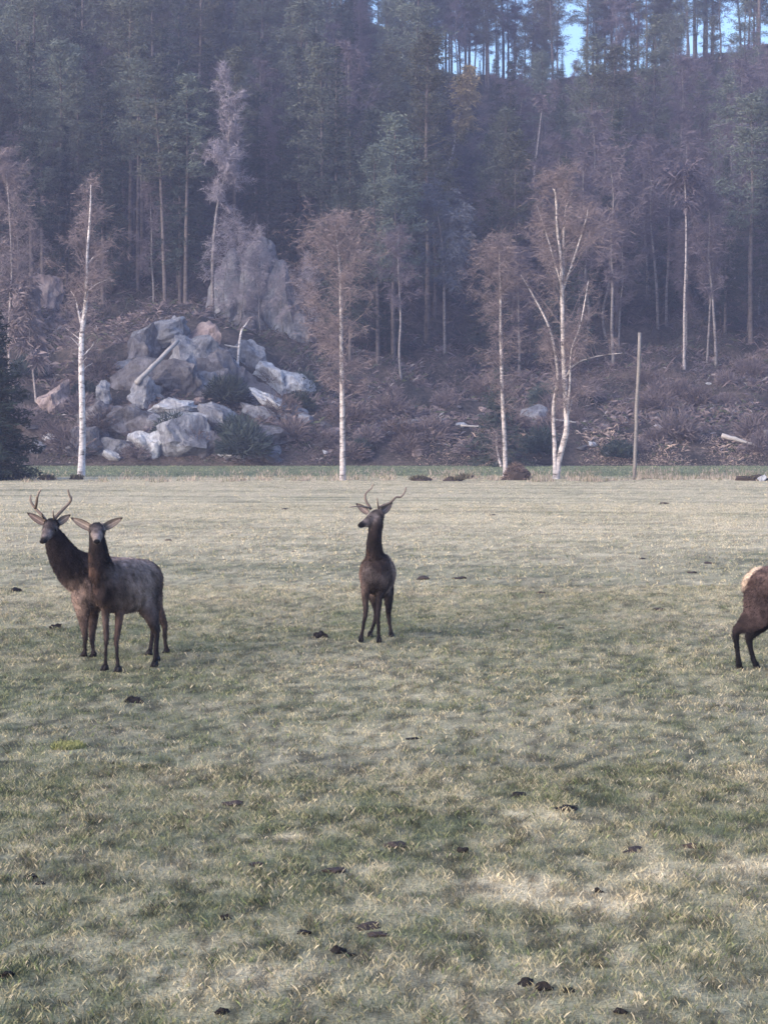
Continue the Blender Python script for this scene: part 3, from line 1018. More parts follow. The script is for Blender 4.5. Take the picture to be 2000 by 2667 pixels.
# thin bare growth covering the cliff
VEIL = bare_tree('veil', simple_path(9, (.3, 0), .15), .07, M['aspen'], M['twig_silver'], .2, 2.0, 3200, 26, .1, .014, (.2, .6), 1.0)
for k, (px, py, s) in enumerate([(580, 960, .95), (628, 975, .95), (680, 985, .85), (735, 990, .6), (800, 1000, .75)]):
    Y_ = 146
    p = at(px, py, Y_)
    put_tree('bare_tree', VEIL, (p[0], Y_, hz(p[0], Y_) - .1), 'thin leafless tree in front of the grey cliff', 'tree', 'thin trees before the cliff', k * 1.7, s)

# small rocks strewn over the foot of the slope
small = [rock_mesh('stone', .5, .5, .36, m_, 400 + q, 2, .25) for q, m_ in enumerate([R_, RD, RK, RD, R_, RP])]
for k in range(80):
    px = RNG.uniform(60, 860) if k < 60 else RNG.uniform(1000, 1990)
    py = RNG.uniform(930, 1205) if k < 60 else RNG.uniform(1060, 1200)
    if k < 60 and py < 950 + abs(px - 470) * .45: py = 1205 - RNG.random() * 90
    b = on_hill(px, py)
    o = link('stone', small[RNG.integers(6)], None, b + np.array((0, 0, .05)))
    s = RNG.uniform(.4, 1.3) if k < 60 else RNG.uniform(.4, .8)
    o.scale = (s, s, s * RNG.uniform(.6, 1)); o.rotation_euler = (RNG.normal() * .3, RNG.normal() * .3, RNG.random() * 6)
    tag(o, 'rough stone lying in the rubble at the foot of the wooded slope', 'stone', 'stones strewn along the foot of the slope')
for k, (px, py, ww, hh, lb) in enumerate([(1873, 1050, 22, 16, 'single bright white stone on the right slope'), (1716, 1113, 34, 14, 'flat white stone on the bank right of the pole'),
                                         (1845, 999, 16, 8, 'tiny pale stone above the bright white one'), (1390, 1095, 60, 70, 'bluish grey rock behind the lower trunk of the big birch')]):
    b = on_hill(px, py)
    rock(px, py, ww, hh, b[1] - .3, RP if k != 3 else R_, lb, 500 + k, 0, .8, 'stone' if k != 3 else 'boulder', 'stone', 2 if k != 3 else 3)


def log(pa, pb, ya, yb, r, label, mat=M['deadwood'], name='fallen_log', cat='log', rb=None):
    A, B = at(*pa, ya), at(*pb, yb)
    t = np.linspace(0, 1, 9)[:, None]
    P = A * (1 - t) + B * t + RNG.normal(size=(9, 3)) * r * .12
    v, a, b = tube(P, np.linspace(r, rb or r * .8, 9), 8, .12)
    g = Geo(); g.add(v, a, b)
    o = link(name, g.mesh(name, mat, True, base=A, color=False), None, A)
    return tag(o, label, cat)


log((356, 996), (464, 886), hill_Y(356, 996) - 2.8, hill_Y(464, 886) - 5.0, .17, 'pale straight fallen log leaning up against the top boulders')
log((1880, 1133), (1966, 1158), 124, 123, .17, 'pale fallen trunk lying on the bank at the far right', rb=.08)
log((1995, 1120), (1995, 1165), 123.5, 123.5, .16, 'short pale stump end at the right edge behind the fallen trunk', name='tree_stump', cat='stump')
log((1200, 1108), (1262, 1112), 124, 124, .08, 'thin pale branch lying behind the slim birch', name='fallen_branch', cat='branch')
log((1500, 1100), (1440, 1092), 125, 125, .06, 'thin fallen branch behind the big birch trunk', name='fallen_branch', cat='branch')
log((625, 905), (585, 899), 132, 132, .08, 'short pale branch lying on the knoll left of the thin birch', name='fallen_branch', cat='branch')
g0 = ground(1651, 1250)
log((1651, 1253), (1666, 866), g0[1], g0[1] + .2, .085, 'plain weathered wooden pole leaning slightly at the field edge', M['pole'], 'wooden_pole', 'pole', .08)


# brushwood, bracken and bushes over the foot of the slope
def brushwood():
    cnt = 200000
    px = RNG.random(cnt) * 2200 - 100
    yb = FOOT + 0.3 + 34 * RNG.random(cnt) ** 1.5
    x = (px - CX) / F * yb
    dens = np.clip(fbm(x * .35, yb * .35, 51, 3) * 3.0 - 1.05, 0, 1) * np.where((px > 250) & (px < 700), .7, 1)
    k = RNG.random(cnt) < dens
    x, yb = x[k], yb[k]
    z = hill_z(x, yb)
    m = len(x)
    P = np.stack([x, yb, z], 1)
    D = RNG.normal(size=(m, 3)) * np.array((.8, .6, .35)) + np.array((0, 0, .7))
    tall = fbm(x * .5, yb * .5, 57, 3)
    L = (.12 + .8 * RNG.random(m) ** 1.5 * tall * 1.5) * np.clip((yb - FOOT) / 5 + .35, 0, 1.25)
    V_, T_ = strips(P, D, L, np.full(m, .02) * (.6 + .8 * RNG.random(m)), .3)
    c = np.array((.155, .122, .125)) * (.6 + .6 * RNG.random((m, 1)))
    low = (yb < FOOT + 4.5) & (x > 2)
    c = np.where(low[:, None] & (RNG.random((m, 1)) < .6), np.array((.42, .32, .27)) * (.7 + .5 * RNG.random((m, 1))), c)
    c = np.where(RNG.random((m, 1)) < .05, np.array((.25, .23, .24)), c)
    c = np.where((RNG.random((m, 1)) < .12), np.array((.07, .085, .045)), c)
    tag(link('brushwood', mesh_np('brushwood', V_, T_, M['grass'], np.repeat(c, 4, 0))), 'tangled brown brushwood and dead bracken along the foot of the hill', 'undergrowth', kind='stuff')
    # needles / leaf bunches on the forest floor further up
    cnt = 60000
    yb = 140 + 118 * RNG.random(cnt)
    x = (RNG.random(cnt) * 2 - 1) * (.2 * yb + 8)
    z = hill_z(x, yb)
    P = np.stack([x, yb, z], 1)
    D = RNG.normal(size=(cnt, 3)) * np.array((.6, .6, .3)) + np.array((0, 0, .7))
    L = .2 + 1.0 * RNG.random(cnt) ** 1.5
    V_, T_ = strips(P, D, L, np.full(cnt, .035), .2)
    c = np.where(fbm(x * .12, yb * .12, 59)[:, None] + RNG.normal(size=(cnt, 1)) * .15 > .5, np.array((.055, .065, .045)), np.array((.13, .10, .105)))
    c = c * (.5 + RNG.random((cnt, 1)))
    tag(link('undergrowth', mesh_np('undergrowth', V_, T_, M['grass'], np.repeat(c, 4, 0))), 'scrub and heather between the trunks on the wooded slope', 'undergrowth', kind='stuff')


brushwood()


def bush_mesh(name, n, rx, rz, mat, wd=.02, tl=(.3, .7)):
    c = Geo()
    for q in range(9):
        a = RNG.random() * 6.28
        B = branch_path((0, 0, 0), (math.cos(a) * .7, math.sin(a) * .7, 1), rz * (1 + RNG.random() * .5), 4, .03, .15)
        tb = tube(B, np.linspace(.03, .01, 5), 4, 0, False)
        c.add(tb[0], None, tb[2])
    u = RNG.normal(size=(n, 3)); u /= np.linalg.norm(u, axis=1)[:, None]; u[:, 2] = abs(u[:, 2])
    P = u * RNG.random((n, 1)) ** .5 * np.array((rx, rx, rz))
    V_, T_ = strips(P, u + RNG.normal(size=(n, 3)) * .5 + np.array((0, 0, .5)), tl[0] + (tl[1] - tl[0]) * RNG.random(n), np.full(n, wd), .2)
    c.add(V_, T_)
    return c.mesh(name, mat, color=False)


bushes = [bush_mesh('bush%d' % q, 900, 1.1 + .2 * q, 1.3 + .1 * q, M['brush'], .035) for q in range(3)]
bushes.append(bush_mesh('bush_green', 1500, 1.3, 1.5, M['spruce_needle'], .05))
for k in range(80):
    px = RNG.uniform(20, 1990); py = RNG.uniform(960, 1195)
    if 300 < px < 560 and py < 1130: continue
    b = on_hill(px, py)
    if b[1] > 165: continue
    gr = RNG.random() < .22 or (560 < px < 700 and py > 1050)
    o = link('bush', bushes[3] if gr else bushes[RNG.integers(3)], None, b - np.array((0, 0, .1)))
    s = RNG.uniform(.5, 1.1); o.scale = (s, s, s * RNG.uniform(.7, 1.2)); o.rotation_euler = (0, 0, RNG.random() * 6)
    tag(o, 'low dark green bush in the rubble at the foot of the slope' if gr else 'leafless brown bush at the foot of the slope', 'bush', 'green bushes at the foot of the slope' if gr else 'brown bushes at the foot of the slope')
for px, py, s, lb in [(640, 1150, 1.25, 'large dark green bush right above the pale rock at the knoll foot'), (585, 1010, 1.0, 'mossy green bush left of the thin knoll birch'), (780, 1040, .8, 'dark green bush at the tip of the bright slab')]:
    b = on_hill(px, py + 30)
    o = link('bush', bushes[3], None, b + np.array((0, -1.2, -.1))); o.scale = (s, s, s)
    tag(o, lb, 'bush')

# heap and clumps on the field edge
g = Geo()
for q in range(1500):
    a = RNG.random() * 6.28; r = RNG.random() ** .5
    P = np.array((math.cos(a) * r * .58, math.sin(a) * r * .4, (1 - r ** 2) * .75 * RNG.random() ** .3))
    v, t = strips(P[None], (RNG.normal(size=(1, 3)) + np.array((0, 0, .3))), np.array([.3]), np.array([.02]), .2)
    g.add(v, t, None, np.array((.16, .115, .10)) * (.5 + RNG.random()))
mound = rock_mesh('heap_core', .5, .34, .5, M['heap'], 77, 3, .35, 2)
b0 = ground(1345, 1250)
hp = thing('brush_heap', 'round brown heap of cuttings at the foot of the slim birch', 'heap', b0)
link('core', mound, hp)
link('twigs', g.mesh('twigs', M['grass']), hp)
for px, py, s, lb in [(1090, 1252, .35, 'dark clump on the field edge left of the slim birch'), (1186, 1253, .35, 'dark clump nearest to the slim birch on its left'),
                      (125, 1250, .3, 'dark clump right under the dark spruce at the field edge'), (1960, 1252, .42, 'dark brown clump beside the white topped stone'), (200, 1249, .25, 'small dark clump at the foot of the tall white birch'), (1216, 1247, .25, 'low dark clump behind the field edge')]:
    b = ground(px, py)
    me = rock_mesh('clump', s * 1.2, s * .7, s * .55, M['heap'], int(px), 3, .35)
    gt = Geo()
    for q in range(160):
        a = RNG.random() * 6.28; r = RNG.random() ** .5
        v, t = strips(np.array([[math.cos(a) * r * s * 1.3, math.sin(a) * r * s * .7, .05]]), np.array([[RNG.normal() * .5, RNG.normal() * .5, 1]]), np.array([.15 + .25 * RNG.random()]), np.array([.03]), .2)
        gt.add(v, t, None, np.array((.13, .11, .07)) * (.4 + RNG.random()))
    c = thing('earth_clump', lb, 'clump', b)
    link('soil', me, c); link('tuft', gt.mesh('tuft', M['grass']), c)
rock(1986, 1246, 20, 18, ground(1984, 1254)[1], M['rock_pale'], 'white topped stone at the right edge of the field border', 601, 0, .8, 'stone', 'stone', 3)
bl = ground(1990, 1256)

# ------------------------------------------------------------------ clods and droppings in the grass
CL = [  # px, py, width px, label
    (1372, 2565, 50, 'largest black clod of dung in the grass near the bottom right'), (1410, 2580, 45, 'elongated black lump touching the largest clod on its right'),
    (1480, 2588, 30, 'small dark lump at the right end of the row by the largest clod'), (1618, 2645, 34, 'black clod cut off by the bottom edge'),
    (880, 2470, 40, 'round black clod left of the middle near the bottom'), (912, 2477, 34, 'flat black lump touching the round clod on its right'),
    (795, 2424, 44, 'flat dark lump up and left of the round black clod'), (960, 2402, 60, 'dark matted tuft up and right of the round black clod'),
    (985, 2425, 50, 'dark matted tuft below the neighbouring one'), (585, 2396, 32, 'small black upright clod in the lower left grass'),
    (82, 2280, 34, 'black round clod at the far left of the foreground'), (103, 2295, 34, 'flat black piece beside the clod at the far left'),
    (1478, 2106, 62, 'long thin black lump above the pale straw patch'), (1352, 2068, 50, 'thin dark lump up and left of the long thin one'),
    (875, 2260, 60, 'dark grass tuft in the middle foreground'), (668, 2244, 40, 'dark speck left of the dark grass tuft'),
    (350, 1828, 40, 'dark dropping in the grass below the left deer'), (1075, 1922, 28, 'dark speck right of the picture centre'),
    (1205, 2210, 34, 'dark speck left of the pale straw patch'), (605, 2088, 56, 'dark trampled tuft in the left foreground'),
    (1650, 2205, 60, 'dark green tuft above the straw patch'), (1805, 2200, 50, 'dark green tuft right above the straw patch'), (1560, 2317, 28, 'small black speck inside the pale straw patch'),
    (20, 2545, 46, 'reddish black lump at the lower left edge'), (1035, 2195, 60, 'dark green tuft just right of the centre foreground'), (580, 2642, 36, 'black speck at the bottom edge left of the middle'),
    (148, 1635, 36, 'dark clump left of the legs of the left deer'), (833, 1655, 44, 'dark clump left of the middle deer hooves'), (45, 1538, 34, 'dark clump at the left edge behind the deer'),
    (1848, 1465, 32, 'dark flat mark nearest the right deer rump'), (1802, 1489, 30, 'dark flat mark left of the one by the rump'), (1712, 1585, 44, 'dark flat mark between the middle and right deer'),
    (1408, 1543, 30, 'dark mark right of the middle deer'), (1195, 1504, 40, 'dark mark beside the middle deer shoulder'), (1100, 1505, 50, 'wide dark mark right next to the middle deer')]
FAR = [(1270, 1507), (1453, 1466), (820, 1460), (765, 1437), (545, 1411), (482, 1411), (440, 1405), (1125, 1359), (1240, 1358), (1280, 1340), (1795, 1384), (1840, 1414), (740, 1325), (375, 1353), (1435, 1351), (1460, 1633), (1060, 1634),
       (1600, 1325), (1730, 1310), (1160, 1630), (612, 1634), (1340, 1636), (1545, 1670), (90, 1570), (1673, 1455), (1050, 1432), (690, 1332), (1136, 1326), (1410, 1312), (1860, 1370)]


def clod(px, py, wpx, label, group=None, hf=.5, k=0):
    b = ground(px, py + wpx * .12)
    wm = wpx / F * b[1]
    b[2] = float(height_field(np.array([b[0]]), np.array([b[1]]))[0])
    g = Geo()
    me = rock_mesh('dung', wm * .44, wm * .34, wm * hf * .4, M['heap'] if ('mark' in label or 'tuft' in label or group) else M['dung'], int(px + py), 3, .45, 5)
    o = link('dung_clod', me, None, b + np.array((0, 0, wm * .03)))
    o.rotation_euler = (0, 0, RNG.random() * .6)
    tag(o, label, 'clod', group)


for px, py, ww, lb in CL:
    if 'tuft' in lb or 'speck' in lb and py < 2200:
        hf = .35
    elif 'thin' in lb or 'flat' in lb or 'mark' in lb:
        hf = .3
    else:
        hf = .75
    clod(px, py, ww * (.8 if py < 1700 else .9), lb, None, hf)
for px, py in FAR[::3]:
    clod(px, py, RNG.uniform(10, 20), 'small dark dropping lying in the far turf', 'small droppings across the far turf', .3)
# lime green patch of moss on the left
g = Geo()
b = ground(178, 1951)
k = 1500
a = RNG.random(k) * 6.28; r = RNG.random(k) ** .5
P = np.stack([np.cos(a) * r * .125, np.sin(a) * r * .16, np.zeros(k)], 1)
v, t = strips(P, RNG.normal(size=(k, 3)) * .4 + np.array((0, 0, 1)), .02 + .04 * RNG.random(k), np.full(k, .007), .1)
g.add(v, t, None, np.repeat(np.array((.30, .31, .13)) * (.6 + .6 * RNG.random((k, 1))), 4, 0))
tag(link('moss_patch', g.mesh('moss_patch', M['grass']), None, b + np.array((0, 0, .01))), 'bright lime green patch of moss in the grass below the left deer', 'moss', kind='stuff')


# ------------------------------------------------------------------ deer
DG = None


def loft(rings, side, k=4, n=14):
    """rings: (world point, half width, half height, colour); closed elliptical loft"""
    A = np.array([list(p) + [hw, hh] + list(c) for p, hw, hh, c in rings], float)
    A = catmull(A, k)
    P = A[:, :3]
    T = np.gradient(P, axis=0); T /= np.linalg.norm(T, axis=1)[:, None] + 1e-9
    sd = np.array(side, float); sd /= np.linalg.norm(sd)
    U = sd[None] - T * (T @ sd)[:, None]; U /= np.linalg.norm(U, axis=1)[:, None] + 1e-9
    W = np.cross(T, U)
    a = np.arange(n) / n * 2 * math.pi
    hw, hh = np.maximum(A[:, 3], .006), np.maximum(A[:, 4], .006)
    V = P[:, None] + U[:, None] * (np.cos(a)[None, :] * hw[:, None])[:, :, None] + W[:, None] * (np.sin(a)[None, :] * hh[:, None])[:, :, None]
    V = V.reshape(-1, 3)
    i = np.arange(len(P) - 1)[:, None] * n; j = np.arange(n)[None]; j2 = (j + 1) % n
    Q = np.stack([i + j, i + j2, i + n + j2, i + n + j], -1).reshape(-1, 4)
    c0 = len(V); V = np.concatenate([V, P[:1], P[-1:]])
    m = (len(P) - 1) * n
    T3 = [(c0, (q + 1) % n, q) for q in range(n)] + [(c0 + 1, m + q, m + (q + 1) % n) for q in range(n)]
    return V, np.array(T3), Q, A


def ear(base, tip, width, facing, inner, outer, curl=.35):
    """cupped leaf-shaped ear, two-sided with thickness"""
    base, tip = np.array(base), np.array(tip)
    ax = tip - base; L = np.linalg.norm(ax); ax /= L
    fc = np.array(facing, float); fc -= ax * (fc @ ax); fc /= np.linalg.norm(fc)
    sd = np.cross(ax, fc)
    nu, nv = 13, 9
    V = []; C = []
    for layer in (0, 1):
        for q in range(nu):
            u = q / (nu - 1)
            wv = width * (math.sin(math.pi * (0.14 + 0.86 * u) ** .9) ** .75 * .5 + .08 * (1 - u))
            if q == nu - 1: wv = .002
            for r_ in range(nv):
                v = r_ / (nv - 1) * 2 - 1
                cup = (1 - v * v) * wv * curl * 1.2
                p = base + ax * L * u + sd * v * wv + fc * (-cup) + fc * (0.0 if layer == 0 else -.009)
                V.append(p)
                if layer == 0:
                    e = abs(v) ** 2.5
                    streak = .7 + .3 * math.cos(v * 9)
                    C.append(np.array(inner) * (1 - e) * streak + np.array(outer) * e if u < .9 else outer)
                else:
                    C.append(outer)
    V = np.array(V); C = np.array(C)
    Q = []
    for q in range(nu - 1):
        for r_ in range(nv - 1):
            a = q * nv + r_
            Q.append((a, a + 1, a + nv + 1, a + nv))
            b_ = a + nu * nv
            Q.append((b_, b_ + nv, b_ + nv + 1, b_ + 1))
        for r_ in (0, nv - 1):
            a = q * nv + r_; b_ = a + nu * nv
            Q.append((a, a + nv, b_ + nv, b_))
    return V, np.array(Q), C


DARK = (.022, .016, .017); BROWN = (.125, .088, .075); FLANK = (.37, .275, .235); WARM = (.15, .088, .066)
PALE = (.28, .23, .21); LEG = (.020, .015, .016); BLACK = (.006, .005, .006); CREAM = (.62, .49, .38); GREY = (.125, .102, .100)


def rg(L, default):
    out = []
    for q in L:
        px, py, Y_, hw, hh = q[:5]
        out.append((at(px, py, Y_), hw, hh, q[5] if len(q) > 5 else default))
    return out


def leg(L, foot, side, c0=BROWN, c1=LEG):
    """L as rings; foot pixel -> ground; depth blends to the foot depth over the lowest rings"""
    fp = ground(*foot)
    n = len(L)
    out = []
    a0, a1 = at(*L[0][:3]), at(*L[1][:3])
    u = (a0 - a1) / np.linalg.norm(a0 - a1)
    out.append((a0 + u * L[0][4] * 1.15, L[0][3] * .25, L[0][4] * .25, c0))
    out.append((a0 + u * L[0][4] * .75, L[0][3] * .72, L[0][4] * .72, c0))
    for k, (px, py, Y_, hw, hh) in enumerate(L):
        t = k / (n - 1)
        c = tuple(np.array(c0) * (1 - min(1, t * 1.6)) + np.array(c1) * min(1, t * 1.6))
        out.append((at(px, py, Y_), hw, hh, c))
    out.append((fp + np.array((0, 0, .05)), .022, .028, BLACK))
    out.append((fp + np.array((0, 0, .02)), .02, .026, BLACK))
    return out, fp


def make_deer(name, label, base, lofts, seeds, ears, antlers, eyes, nose, hoofs, fwd, extra_fur=1.0, side_leg=None, comb=None):
    """one continuous body: lofts fused by a voxel remesh, then smoothed"""
    root = thing(name, label, 'deer', base)
    gV, gT, gQ, n0 = [], [], [], 0
    samples = []
    for rings, side in lofts:
        V, T3, Q, A = loft(rings, side)
        gV.append(V); gT.append(T3 + n0); gQ.append(Q + n0); n0 += len(V)
        samples.append(A)
    me = mesh_np('raw', np.concatenate(gV), [np.concatenate(gT), np.concatenate(gQ)], None, None, False, base)
    tmp = bpy.data.objects.new('raw_body', me)
    COL.objects.link(tmp)
    m = tmp.modifiers.new('r', 'REMESH'); m.mode = 'VOXEL'; m.voxel_size = 0.0105
    m = tmp.modifiers.new('s', 'SMOOTH'); m.factor = .5; m.iterations = 8
    dg = bpy.context.evaluated_depsgraph_get()
    ev = bpy.data.meshes.new_from_object(tmp.evaluated_get(dg))
    bpy.data.objects.remove(tmp)
    nv = len(ev.vertices)
    V = np.empty(nv * 3, np.float32); ev.vertices.foreach_get('co', V); V = V.reshape(-1, 3) + np.array(base)
    nl = len(ev.loops); li = np.empty(nl, np.int32); ev.loops.foreach_get('vertex_index', li)
    Q = li.reshape(-1, 4)
    # colours from the nearest loft axis points
    A = np.concatenate(samples)
    C = np.empty((nv, 3))
    for s in range(0, nv, 4000):
        d = np.linalg.norm(V[s:s + 4000, None] - A[None, :, :3], axis=2) / (np.maximum(A[:, 3], A[:, 4])[None] + .01)
        wt = np.exp(-6 * (d - d.min(1)[:, None]))
        C[s:s + 4000] = (wt[:, :, None] * A[None, :, 5:8]).sum(1) / wt.sum(1)[:, None]
    for p, r, c, st in seeds:
        d = np.linalg.norm(V - np.array(p), axis=1) / r
        k = np.clip(1.4 - d, 0, 1)[:, None] ** .7 * st
        C = C * (1 - k) + np.array(c) * k
    # mottling of the winter coat
    mot = fbm(V[:, 0] * 9 + V[:, 1] * 3, V[:, 2] * 9 + V[:, 1] * 5, 5)
    mot2 = fbm(V[:, 0] * 24 + V[:, 1] * 9, V[:, 2] * 16 + V[:, 1] * 13, 15)
    C = C * np.clip(-0.35 + 1.5 * mot + 1.2 * mot2, .35, 2.0)[:, None]
    bumpn = (fbm(V[:, 0] * 26, V[:, 2] * 22 + V[:, 1] * 18, 8, 3) - .5)
    cen = V.mean(0)
    G = Geo()
    G.add(V, None, Q, C)
    for e in ears:
        ve, qe, ce = ear(*e)
        G.add(ve, None, qe, ce)
    link('body', G.mesh('body', M['coat'], True, base=base), root)
    bpy.data.meshes.remove(ev)
    # short shaggy fur
    k = int(26000 * extra_fur)
    f = RNG.integers(0, len(Q), k)
    P = V[Q[f]].mean(1)
    Nn = np.cross(V[Q[f][:, 1]] - V[Q[f][:, 0]], V[Q[f][:, 3]] - V[Q[f][:, 0]])
    Nn /= np.linalg.norm(Nn, axis=1)[:, None] + 1e-9
    cd = np.array(comb if comb is not None else (-fwd[0] * .6, -fwd[1] * .6, -.8))
    D = Nn * .38 + cd[None] * .8 + RNG.normal(size=(k, 3)) * .22
    z = P[:, 2]
    L = .012 + .022 * RNG.random(k) * np.clip((z - .45) / .3, .15, 1)
    hd = np.array(nose[0])
    L *= np.clip(np.linalg.norm(P - hd, axis=1) / .45, .12, 1)
    Vf, Tf = strips(P + RNG.normal(size=(k, 3)) * .003, D, L, np.full(k, .0055), .15)
    cf = C[Q[f][:, 0]] * (.7 + .7 * RNG.random((k, 1)))
    link('fur', mesh_np('fur', Vf, Tf, M['coat'], np.repeat(cf, 4, 0), base=base), root)
    # antlers
    for an in antlers:
        g = Geo()
        for pts, ra, rb in an:
            pth = catmull(np.array([at(*p) for p in pts]), 4)
            ra, rb = ra * 1.2, rb * 1.1
            v, a, b = tube(pth, np.linspace(ra, rb, len(pth)), 8, .18)
            tt = np.repeat(np.linspace(0, 1, len(pth)), 8)[:, None]
            g.add(v, a, b, np.array((.10, .075, .065)) * (1 - tt) + np.array((.26, .21, .18)) * tt)
        link('antler', g.mesh('antler', M['antler'], True, base=base), root)
    for p, r in eyes:
        bm = bmesh.new(); bmesh.ops.create_uvsphere(bm, u_segments=12, v_segments=8, radius=r)
        e = bpy.data.meshes.new('eye'); bm.to_mesh(e); bm.free(); e.materials.append(M['eye'])
        e.polygons.foreach_set('use_smooth', [True] * len(e.polygons))
        link('eye', e, root, Vector(p) - Vector(base))
    p, r, sc = nose
    bm = bmesh.new(); bmesh.ops.create_uvsphere(bm, u_segments=14, v_segments=10, radius=r)
    e = bpy.data.meshes.new('nose'); bm.to_mesh(e); bm.free(); e.materials.append(M['nose'])
    e.polygons.foreach_set('use_smooth', [True] * len(e.polygons))
    o = link('nose', e, root, Vector(p) - Vector(base)); o.scale = sc
    # cloven hooves
    fx = np.array((fwd[0], fwd[1], 0.0)); fx /= np.linalg.norm(fx); sx = np.array((fx[1], -fx[0], 0))
    for h in hoofs:
        g = Geo()
        for s in (-1, 1):
            c = h + sx * s * .016
            b4 = [c + fx * a + sx * q + np.array((0, 0, zz)) for a, q, zz in
                  ((-.035, -.014, 0), (-.035, .014, 0), (.055, .010 * 1, 0), (.055, -.010, 0), (-.025, -.013, .055), (-.025, .013, .055), (.02, .010, .05), (.02, -.010, .05))]
            g.add(b4, None, [(0, 3, 2, 1), (4, 5, 6, 7), (0, 1, 5, 4), (1, 2, 6, 5), (2, 3, 7, 6), (3, 0, 4, 7)])
        link('hoof', g.mesh('hoof', M['hoof'], base=base, color=False), root)
    return root


# --- front left deer with stubby antler buds
fwd = np.array((-.40, -.915, 0)); sd = (.915, -.40, 0)
tor = rg([(258, 1535, 19.35, .07, .10, DARK), (270, 1530, 19.45, .14, .20, DARK), (290, 1527, 19.62, .185, .262, BROWN), (325, 1527, 19.85, .215, .285, FLANK),
          (356, 1522, 20.1, .205, .268, FLANK), (378, 1515, 20.3, .175, .235, BROWN), (390, 1520, 20.47, .14, .19, BROWN), (394, 1527, 20.57, .07, .1, BROWN)], FLANK)
nk = rg([(285, 1522, 19.65, .13, .19, DARK), (267, 1495, 19.47, .125, .165, DARK), (257, 1455, 19.35, .098, .125, DARK), (254, 1418, 19.28, .080, .098, DARK), (252, 1390, 19.27, .068, .08, DARK), (252, 1380, 19.3, .05, .05, DARK)], DARK)
hd = rg([(252, 1376, 19.38, .045, .05, DARK), (252, 1378, 19.29, .080, .072, DARK), (252, 1386, 19.18, .074, .068, GREY), (252, 1397, 19.08, .050, .052, GREY), (252, 1407, 19.0, .036, .038, PALE), (252, 1411, 18.96, .033, .032, PALE), (252, 1413, 18.94, .018, .018, DARK)], GREY)
l1, f1 = leg([(280, 1560, 19.55, .065, .10), (275, 1598, 19.55, .036, .055), (276, 1635, 19.52, .029, .037), (277, 1664, 19.5, .026, .030), (276, 1685, 19.52, .018, .021), (275, 1715, 19.56, .0165, .02), (274, 1732, 19.58, .021, .024)], (273, 1746), sd, BROWN, LEG)
l2, f2 = leg([(316, 1560, 19.68, .075, .11), (312, 1592, 19.65, .044, .062), (308, 1632, 19.6, .032, .042), (303, 1670, 19.55, .0265, .032), (304, 1690, 19.52, .019, .022), (306, 1718, 19.5, .017, .020), (307, 1735, 19.5, .021, .025)], (307.5, 1750), sd, WARM, LEG)
l3, f3 = leg([(378, 1540, 20.1, .10, .18), (384, 1580, 20.0, .080, .14), (395, 1613, 19.97, .050, .082), (406, 1645, 20.03, .030, .042), (407, 1662, 20.0, .024, .030), (405, 1695, 19.93, .019, .023), (404, 1722, 19.9, .022, .026)], (403, 1737), sd, BROWN, LEG)
l4, f4 = leg([(392, 1545, 20.42, .09, .15), (397, 1580, 20.42, .065, .11), (402, 1612, 20.42, .042, .065), (410, 1640, 20.48, .028, .036), (410, 1658, 20.45, .022, .027), (409, 1686, 20.4, .018, .022), (409, 1708, 20.35, .021, .025)], (408, 1723), sd, BROWN, LEG)
ei, eo = (.30, .245, .215), DARK
make_deer('deer', 'front left deer with short black antler buds facing the camera', ground(320, 1735),
          [(tor, sd), (nk, sd), (hd, (1, 0, 0)), (l1, sd), (l2, sd), (l3, sd), (l4, sd),
           (rg([(404, 1490, 20.6, .03, .03), (412, 1505, 20.7, .022, .03), (413, 1520, 20.74, .012, .015)], BROWN), sd)],
          [(at(252, 1375, 19.2), .06, DARK, .8), (at(252, 1412, 18.94), .028, BLACK, 1.0), (at(238, 1387, 19.15), .028, BLACK, .9), (at(266, 1387, 19.15), .028, BLACK, .9), (at(252, 1369, 19.27), .06, BLACK, .9), (at(252, 1392, 19.08), .03, (.10, .085, .085), .5), (at(238, 1398, 19.1), .045, PALE, .7), (at(266, 1398, 19.1), .045, PALE, .6), (at(252, 1421, 19.15), .03, PALE, .5), (at(236, 1378, 19.25), .028, (.35, .29, .26), .9), (at(270, 1378, 19.25), .028, (.35, .29, .26), .9), (at(290, 1500, 19.4), .10, GREY, .5),
           (at(232, 1500, 19.3), .09, WARM, .7), (at(236, 1540, 19.3), .07, WARM, .7), (at(232, 1450, 19.27), .05, WARM, .5), (at(335, 1470, 19.7), .2, (.27, .20, .175), .6), (at(360, 1505, 19.9), .24, (.26, .20, .175), .7), (at(300, 1600, 19.5), .09, BLACK, .7), (at(345, 1597, 19.8), .08, BLACK, .7),  # WARM seeds paint warm light onto the coat's camera-left edge
           (at(410, 1560, 20.2), .15, LEG, .6)],
          [(at(238, 1377, 19.30), at(184, 1348, 19.36), .078, (-.1, -1, .15), ei, eo), (at(268, 1376, 19.30), at(320, 1348, 19.34), .076, (.15, -1, .1), ei, eo)],
          [[([(244, 1373, 19.28), (243, 1363, 19.28)], .024, .019)], [([(264, 1373, 19.28), (266, 1362, 19.28)], .024, .019)]],
          [(at(238, 1386, 19.165), .019), (at(266, 1386, 19.165), .019)], (at(252, 1411, 18.925), .028, (1.15, .7, .8)), [f1, f2, f3, f4], fwd)

